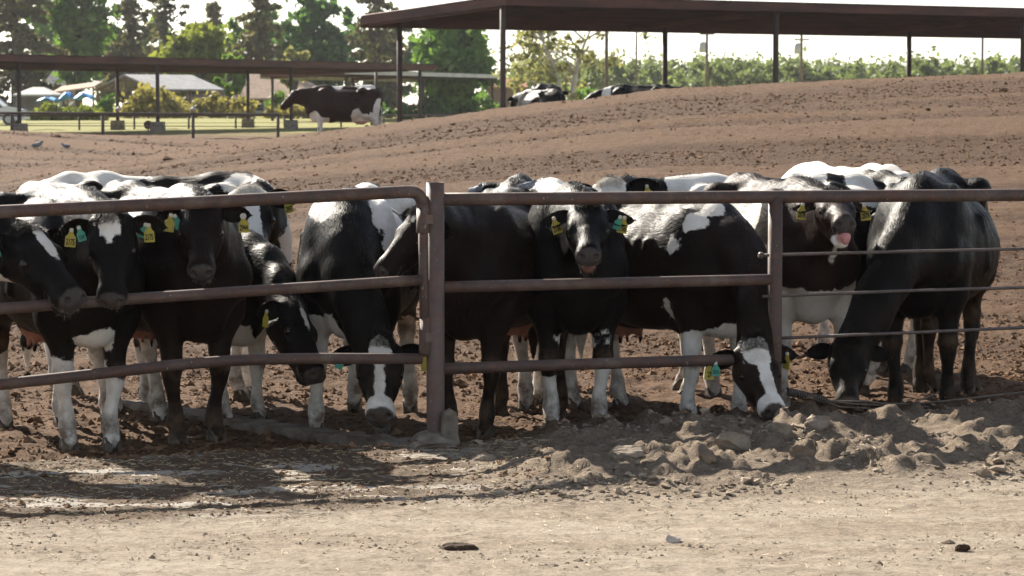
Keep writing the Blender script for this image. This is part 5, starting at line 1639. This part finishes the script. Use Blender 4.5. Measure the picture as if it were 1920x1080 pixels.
        if len(topz):
            i = rs.choice(topz, 2600); Pj = P[i] + rs.normal(size=(2600, 3)) * 0.004
            D = unit(nm - m0) * -0.5 + up * 0.6 + rs.normal(size=(2600, 3)) * 0.4; D /= np.linalg.norm(D, axis=1)[:, None]
            Vb, Fb = blades(Pj, D, 0.020, 0.0008, rs)
            iswhite = np.mean(w[topz] > 0) > 0.6
            link('crest_hair', mesh_np('crest_hair', Vb, Fb, M_HAIRL if iswhite else M_HAIRD, False), cow)
        sel = np.nonzero((hX > 0.36) & (hZ < -0.085) & inhead)[0]
        if len(sel):
            i = rs.choice(sel, 90); D = -hz * 0.8 + hx * 0.25 + rs.normal(size=(90, 3)) * 0.4; D /= np.linalg.norm(D, axis=1)[:, None]
            Vb, Fb = blades(P[i], D, 0.028, 0.0005, rs)
            link('whiskers', mesh_np('whiskers', Vb, Fb, M_HAIRL, False), cow)
    return cow

def eye_ball(r, n=10):
    V = []; Fq = []
    for i in range(n + 1):
        t = math.pi * i / n
        for j in range(n): V.append((r * math.sin(t) * math.cos(2 * math.pi * j / n), r * math.sin(t) * math.sin(2 * math.pi * j / n), r * math.cos(t)))
    for i in range(n):
        for j in range(n): Fq.append((i * n + j, (i + 1) * n + j, (i + 1) * n + (j + 1) % n, i * n + (j + 1) % n))
    return np.array(V), np.array(Fq)

def hoof_mesh():
    """Two claws side by side, sloping toe, flat sole."""
    m = MB()
    for q in (-1, 1):
        y = 0.026 * q
        prof = [(-0.052, 0.0), (0.062, 0.0), (0.052, 0.028), (0.015, 0.075), (-0.045, 0.068)]
        vs = [(x, y - 0.022, z) for x, z in prof] + [(x, y + 0.022, z) for x, z in prof]
        # round the toe
        vs = [(x, yy - (yy - y) * (0.55 if x > 0.04 else 0.15 if x > 0 else 0.1), z) for x, yy, z in vs]
        n = 5
        m.add(vs, [tuple(range(n)), tuple(reversed(range(n, 2 * n)))] + [(i, i + n, (i + 1) % n + n, (i + 1) % n) for i in range(n)])
    return m.mesh('hoof', M_HOOF)
ME_HOOF = hoof_mesh()
# ------------------------------------------------------------------ the herd
def gpos(px, py):
    p = on_ground(px, py, -0.06); return (p[0], p[1], gh(p[0], p[1]) - 0.01)
G1 = 'cows crowding at the gate and fence'

# head poking through the gate at the left edge
make_cow('black cow at the left edge, ear tag 1349, white throat, muzzle through the gate', (-3.42, 15.75, 0), -28, at(50, 424, 15.42), at(158, 568, 15.06), (0.65, -0.75, 0.55), 1.03,
         white=[('w', 'n', (0.04, 0.02, -0.30), (0.17, 0.30, 0.10)), ('w', 'h', (0.13, 0.03, 0.01), (0.12, 0.035, 0.05))], legs=(.3, .3, .3, .3), seed=1, ground=height, group=G1,
         tags=((1, '1349', 'y', 0.10, 8, 4), (1, '', 'g', 0.085, 12, -14, (0, 0, 0.01))), ears=(0.1, 0.05))
# white star, tag 2175
make_cow('black cow with a white star on its forehead, both ears tagged 2175', gpos(168, 846), -66, at(206, 402, 15.43), at(207, 570, 15.20), (0.0, -1, 0.25), 1.05,
         white=[('w', 'h', (0.085, 0.0, 0.01), (0.095, 0.062, 0.07)), ('b', 'h', (0.19, 0.05, 0), (0.07, 0.035, 0.1)), ('b', 'h', (0.19, -0.05, 0), (0.07, 0.035, 0.1)), ('w', 'b', (0.62, 0.02, 0.60), (0.15, 0.12, 0.10)), ('w', 'b', (-0.4, 0, 1.42), (0.5, 0.2, 0.05))],
         legs=(.40, .50, .46, .46), feet=((0.02, -0.05), (-0.02, 0.05), (0.05, 0), (-0.08, 0)), seed=2, ground=height, group=G1,
         tags=((1, '2175', 'y', 0.125, 10, 6), (1, '1234', 'g', 0.085, 5, -16, (0.012, 0, 0.004)), (0, '2175', 'y', 0.105, -10, -3), (0, '1234', 'g', 0.085, -12, 18, (-0.014, 0.008, 0.0))), ears=(0.12, 0.10))
# tag 2944
make_cow('black cow with a dark brown tinged face, white ringed ear tag 2944', gpos(368, 832), -61, at(375, 380, 15.98), at(376, 512, 15.66), (0.0, -1, 0.5), 1.05,
         white=[('w', 'b', (0.3, -0.1, 1.44), (0.25, 0.15, 0.03))], legs=(0.0, 0.0, .5, .5), feet=((0.02, -0.06), (-0.03, 0.06), (0.12, 0.06), (0.0, 0.1)), brown=0.35, seed=3, ground=height, group=G1,
         tags=((0, '2944', 'y', 0.155, -6, -2, (0, 0, -0.012), 1), (1, '', 'y', 0.105, 10, 10, (0.05, 0, 0.01)), (1, '', 'g', 0.075, 8, -22, (0.04, 0, 0.0))), ears=(0.06, 0.02))
# side-on behind, white blaze, 2907
make_cow('pale backed cow standing side on behind, white blaze, ear tag 2907', (at(452, 300, 19.0)[0], 19.0, 0.02), -6, at(466, 352, 18.45), at(492, 500, 18.05), (0.25, -1, 0.35), 1.01,
         white=[('w', 'h', (0.16, 0.0, 0), (0.36, 0.042, 0.10)), ('w', 'h', (0.0, 0, 0), (0.09, 0.12, 0.1)), ('w', 'b', (0.55, 0, 1.35), (0.22, 0.3, 0.14)), ('w', 'b', (0.82, -0.15, 0.95), (0.05, 0.3, 0.3)), ('w', 'b', (-0.60, 0, 1.42), (0.45, 0.22, 0.10))],
         legs=(.65, .65, .65, .65), seed=4, ground=height, group=G1, brown=0.2, cell=0.026, tags=((0, '2907', 'y', 0.13, 28, -14),), ears=(0.0, 0.0), pale_tuft=True)
# grazing in profile
make_cow('black cow lowering its head between gate rails, white mark beside the eye', (-1.72, 17.5, -0.06), -44, at(558, 566, 16.76), at(606, 706, 16.46), (0.75, -0.5, 0.35), 0.86,
         white=[('w', 'h', (0.10, 0.0, 0.01), (0.10, 0.022, 0.05)), ('w', 'n', (0.34, 0, -0.20), (0.14, 0.08, 0.03))], legs=(.72, .72, .5, .5), seed=5, ground=height, group=G1,
         feet=((0.05, 0.0), (0.0, 0.05), (0, 0), (0, 0)), tags=((1, '', 'y', 0.13, 62, 8),), ears=(0.1, 0.35), pale_tuft=False)
# head down, white blaze
make_cow('cow with white bands over its back eating with its head down left of the post', (-0.98, 16.95, -0.06), -93, at(712, 640, 16.36), at(712, 780, 15.98), (0.02, -1, 0.35), 1.03,
         white=[('w', 'h', (0.09, 0, 0), (0.10, 0.062, 0.09)), ('w', 'h', (0.27, 0, 0), (0.26, 0.030, 0.08)), ('w', 'h', (0.455, 0, -0.03), (0.07, 0.12, 0.075)), ('b', 'h', (0.52, -0.03, -0.06), (0.03, 0.10, 0.09)),
                ('w', 'b', (0.36, 0.22, 1.22), (0.32, 0.15, 0.24)), ('w', 'b', (0.45, -0.12, 1.33), (0.28, 0.13, 0.16)), ('w', 'b', (0.36, -0.22, 1.20), (0.07, 0.12, 0.16)), ('w', 'b', (0.26, -0.24, 1.12), (0.05, 0.14, 0.22)), ('b', 'b', (0.56, 0.0, 1.36), (0.22, 0.05, 0.2)), ('w', 'b', (-0.35, 0.12, 1.36), (0.22, 0.30, 0.14)), ('w', 'b', (-0.1, -0.3, 1.05), (0.05, 0.2, 0.30)), ('b', 'b', (0.0, -0.2, 1.2), (0.06, 0.3, 0.3))],
         legs=(.46, .72, .60, .60), feet=((0.03, 0.03), (-0.04, -0.04), (0.1, 0.1), (0.0, 0.05)), seed=6, ground=height, group=G1, ears=(0.02, 0.08),
         tags=((1, '', 'g', 0.115, 8, 20), (0, '', 'y', 0.15, -5, -8)))
# head turned left in profile beside the post
make_cow('dark brown black cow beside the post, head turned left over the middle rail', gpos(878, 822), -106, at(790, 396, 16.16), at(708, 502, 16.02), (-0.62, -0.62, 0.55), 0.99,
         white=[('w', 'h', (0.07, 0.02, 0.01), (0.045, 0.020, 0.04))], legs=(0, 0, 0, 0), feet=((0.0, -0.05), (0.02, 0.05), (0.12, 0.12), (0.0, 0.0)), brown=0.4, seed=7, ground=height, group=G1, ears=(0.15, -0.05))  # small pale brow patch is a highlight painted into the coat
# mouth open, 2186
make_cow('black cow lowing with its mouth open, both ears tagged 2186', gpos(1080, 808), -82, at(1102, 386, 16.66), at(1104, 476, 16.24), (0.0, -0.75, 0.9), 1.05,
         white=[('w', 'b', (-0.3, 0.0, 1.42), (0.45, 0.16, 0.06)), ('w', 'b', (0.2, 0.0, 0.55), (0.3, 0.2, 0.08))], legs=(.36, .33, .62, .62), feet=((0.02, -0.03), (0.0, 0.02), (0.05, 0.0), (0.05, 0.03)), seed=8, ground=height, group=G1,
         open_mouth=0.8, tags=((1, '2186', 'y', 0.115, 14, -18), (0, '2186', 'y', 0.135, -12, 12), (0, '', 'g', 0.105, -8, 20, (0.01, 0, 0))), ears=(-0.10, 0.05), earface=-0.2)
# side-on behind, white forehead, 1582
make_cow('white and grey backed cow side on behind the fence, white forehead, ear tag 1582', (at(1290, 330, 19.3)[0], 19.3, 0.03), 183, at(1142, 338, 18.8), at(1118, 470, 18.45), (-0.35, -1, 0.45), 0.99,
         white=[('w', 'h', (0.05, 0, 0), (0.16, 0.11, 0.12)), ('w', 'b', (0.45, 0, 1.25), (0.34, 0.5, 0.40)), ('w', 'b', (-0.42, 0, 1.33), (0.10, 0.5, 0.2)), ('w', 'b', (-0.72, 0, 1.33), (0.14, 0.4, 0.2)), ('b', 'b', (0.9, 0, 1.3), (0.26, 0.4, 0.3))],
         legs=(.6, .6, .6, .6), seed=9, ground=height, group=G1, cell=0.026, tags=((0, '1582', 'y', 0.125, 5, -8),), ears=(-0.30, 0.0), pale_tuft=True)
make_cow('white backed cow half hidden furthest back in the right hand group', (2.24, 21.5, 0.04), 115, (2.0, 22.05, 1.05), (1.88, 22.3, 0.62), (-0.4, 0.9, 0.4), 1.01,
         white=[('w', 'b', (0, 0, 1.0), (2, 2, 2)), ('b', 'b', (-0.72, 0.12, 1.15), (0.10, 0.16, 0.12))], legs=(.6, .6, .6, .6), seed=10, ground=height, group=G1, cell=0.026, hcell=0.016, parts=False)
# eating under the rail, broad blaze, tags 27.. / 13512
make_cow('black cow with a broad white blaze eating under the fence rail, tags 27 and 13512', gpos(1342, 800), -54, at(1412, 645, 16.62), at(1458, 772, 16.26), (0.25, -1, 0.40), 0.99,
         white=[('w', 'h', (0.07, 0, 0), (0.13, 0.085, 0.10)), ('w', 'h', (0.28, 0.008, 0), (0.25, 0.045, 0.10)), ('w', 'h', (0.455, 0, -0.03), (0.075, 0.13, 0.085)),
                ('w', 'b', (0.50, -0.06, 1.36), (0.10, 0.07, 0.09)), ('w', 'b', (0.44, -0.16, 1.26), (0.12, 0.09, 0.09)), ('w', 'b', (0.38, -0.23, 1.16), (0.08, 0.07, 0.08)), ('w', 'b', (0.30, -0.30, 0.72), (0.05, 0.2, 0.12)), ('w', 'b', (-0.62, -0.1, 1.30), (0.10, 0.2, 0.14)), ('w', 'b', (0.55, 0.0, 0.60), (0.14, 0.14, 0.08))],
         legs=(.62, .62, .70, .70), feet=((0.02, 0.02), (0.0, -0.05), (0.05, 0), (0.0, -0.05)), brown=0.4, seed=11, ground=height, group=G1, ears=(-0.02, 0.12), pale_tuft=False,
         tags=((1, '27', 'y', 0.175, 6, 2), (1, '13512', 'g', 0.140, 2, -3, (0.020, -0.014, -0.004)), (0, '', 'y', 0.13, -55, 10)))
# tongue out, 2878
make_cow('reddish black cow with its pink tongue out, both ears tagged 2878', gpos(1512, 782), -74, at(1563, 366, 17.36), at(1586, 412, 16.93), (0.05, -0.62, 1.0), 1.06,
         white=[('w', 'b', (0.55, 0, 0.60), (0.36, 0.40, 0.19)), ('w', 'b', (0.25, -0.33, 1.22), (0.13, 0.16, 0.22)), ('w', 'h', (0.40, 0, -0.21), (0.09, 0.09, 0.055)), ('w', 'n', (0.22, 0.03, -0.36), (0.22, 0.035, 0.18)), ('w', 'h', (-0.02, 0, 0), (0.07, 0.07, 0.07))],
         legs=(.78, .78, .6, .6), feet=((0.12, 0.05, 0.06), (-0.05, 0.03), (0.0, 0.0), (0.0, 0.0)), brown=0.9, seed=12, ground=height, group=G1, open_mouth=1.0, tongue=1.0, ears=(-0.18, -0.10), earface=-0.3,
         tags=((1, '2878', 'y', 0.12, 6, 6, (0, 0, 0.005)), (0, '2878', 'y', 0.125, -4, -8)))
# big black, head down
make_cow('big all black cow with its head down behind the cables at the right', gpos(1722, 778), -106, at(1592, 640, 17.22), at(1588, 758, 16.92), (-0.1, -1, 0.35), 1.07,
         white=[], legs=(0, 0, 0, 0), feet=((-0.02, 0.0), (0.03, 0.03), (0.05, 0.0), (0.02, 0.0)), seed=13, ground=height, group=G1, fat=1.06, ears=(0.10, 0.10), pale_tuft=False, mud=0.8)
make_cow('black cow behind the big black one, only its muzzle showing past the flank', (3.02, 19.35, 0.03), -68, at(1776, 400, 19.0), at(1828, 492, 18.82), (0.7, -0.3, 0.6), 0.99,
         white=[], legs=(0, 0, 0, 0), seed=14, ground=height, group=G1, cell=0.026, hcell=0.012, parts=False, brown=0.2)
make_cow('black cow mostly hidden between the brown one and the lowing one', (0.02, 18.55, 0.03), -92, at(966, 372, 18.25), at(952, 480, 17.95), (-0.1, -1, 0.4), 0.98,
         white=[], legs=(.6, .6, .6, .6), seed=15, ground=height, group=G1, cell=0.026, hcell=0.012, ears=(0.15, 0.1))

# ---- distant cows
def standing(label, px, Y, heading, **kw):
    x = at(px, 200, Y)[0]; z = gh(x, Y)
    a = math.radians(heading); s = kw.pop('s', 1.0)
    f = np.array([math.cos(a), math.sin(a), 0]); p0 = np.array([x, Y, z])
    up = kw.pop('head_z', (1.30, 0.92)); reach = kw.pop('reach', (0.62, 0.95))
    face = f * 0.6 + np.array([0, 0, 1.0])
    return make_cow(label, (x, Y, z), heading, p0 + f * reach[0] * s + np.array([0, 0, up[0] * s]), p0 + f * reach[1] * s + np.array([0, 0, up[1] * s]), face, s, cell=0.036, hcell=0.026, parts=False, **kw)
G2 = 'cows in the distance'
standing('brown black cow with white belly standing side on in front of the far shed', 600, 68.6, 184, group=G2, seed=21, brown=2.2, fat=1.1, s=1.05,
         white=[('w', 'b', (-0.36, 0, 0.74), (0.13, 0.5, 0.24)), ('w', 'b', (-0.50, 0, 0.62), (0.25, 0.5, 0.20)), ('w', 'b', (-0.86, 0, 0.85), (0.12, 0.5, 0.26)), ('w', 'b', (-0.62, 0, 1.40), (0.20, 0.4, 0.08)), ('w', 'b', (0.05, 0, 1.42), (0.10, 0.3, 0.08)), ('w', 'b', (0.55, 0, 0.72), (0.16, 0.4, 0.14))], legs=(.7, .7, .8, .8), ground=height)
standing('black cow standing rear on at the shoulder of the mound', 1036, 71.4, 75, group=G2, seed=22, white=[('w', 'b', (-0.9, 0, 0.8), (0.2, 0.05, 0.3))], legs=(0, 0, .5, .5), ground=height)
standing('black cow with pale poll lying left of the rear on cow', 992, 67.2, 120, group=G2, seed=23, white=[('w', 'h', (0.0, 0, 0), (0.06, 0.08, 0.1))], lying=True, head_z=(1.28, 0.95))
standing('black and white cow lying on the mound, left of the resting pair', 1158, 67.6, 168, group=G2, seed=24, white=[('w', 'b', (0.72, 0, 1.1), (0.14, 0.4, 0.4))], lying=True, head_z=(1.22, 0.98))
standing('black cow lying at the right of the resting pair on the mound', 1186, 68.4, 186, group=G2, seed=25, white=[('w', 'b', (-0.3, 0, 1.0), (0.06, 0.4, 0.2))], lying=True, head_z=(1.1, 0.8))

# pigeons on the cows' backs
pigeon('small pale bird perched on the back of the lowing cow', tuple(at(988, 360, 17.9)), 0.2, 0.42, 0)
pigeon('small bird just showing above the top rail right of the gate post', tuple(at(893, 368, 17.4)), -1.0, 0.42, 0)

# ------------------------------------------------------------------ air: faint even haze round the whole place
def build_haze():
    m = bpy.data.materials.new('haze_air'); m.use_nodes = True
    nt = m.node_tree; nt.nodes.remove(nt.nodes['Principled BSDF'])
    v = nt.nodes.new('ShaderNodeVolumePrincipled')
    v.inputs['Color'].default_value = (0.93, 0.95, 1.0, 1)
    v.inputs['Density'].default_value = HAZE
    v.inputs['Anisotropy'].default_value = 0.35
    nt.links.new(v.outputs[0], nt.nodes['Material Output'].inputs['Volume'])
    b = MB(); b.box((0, 200, 13.5), (700, 640, 31.0))
    o = b.build('haze', m); tag(o, kind='stuff')
HAZE = 0.00010
build_haze()
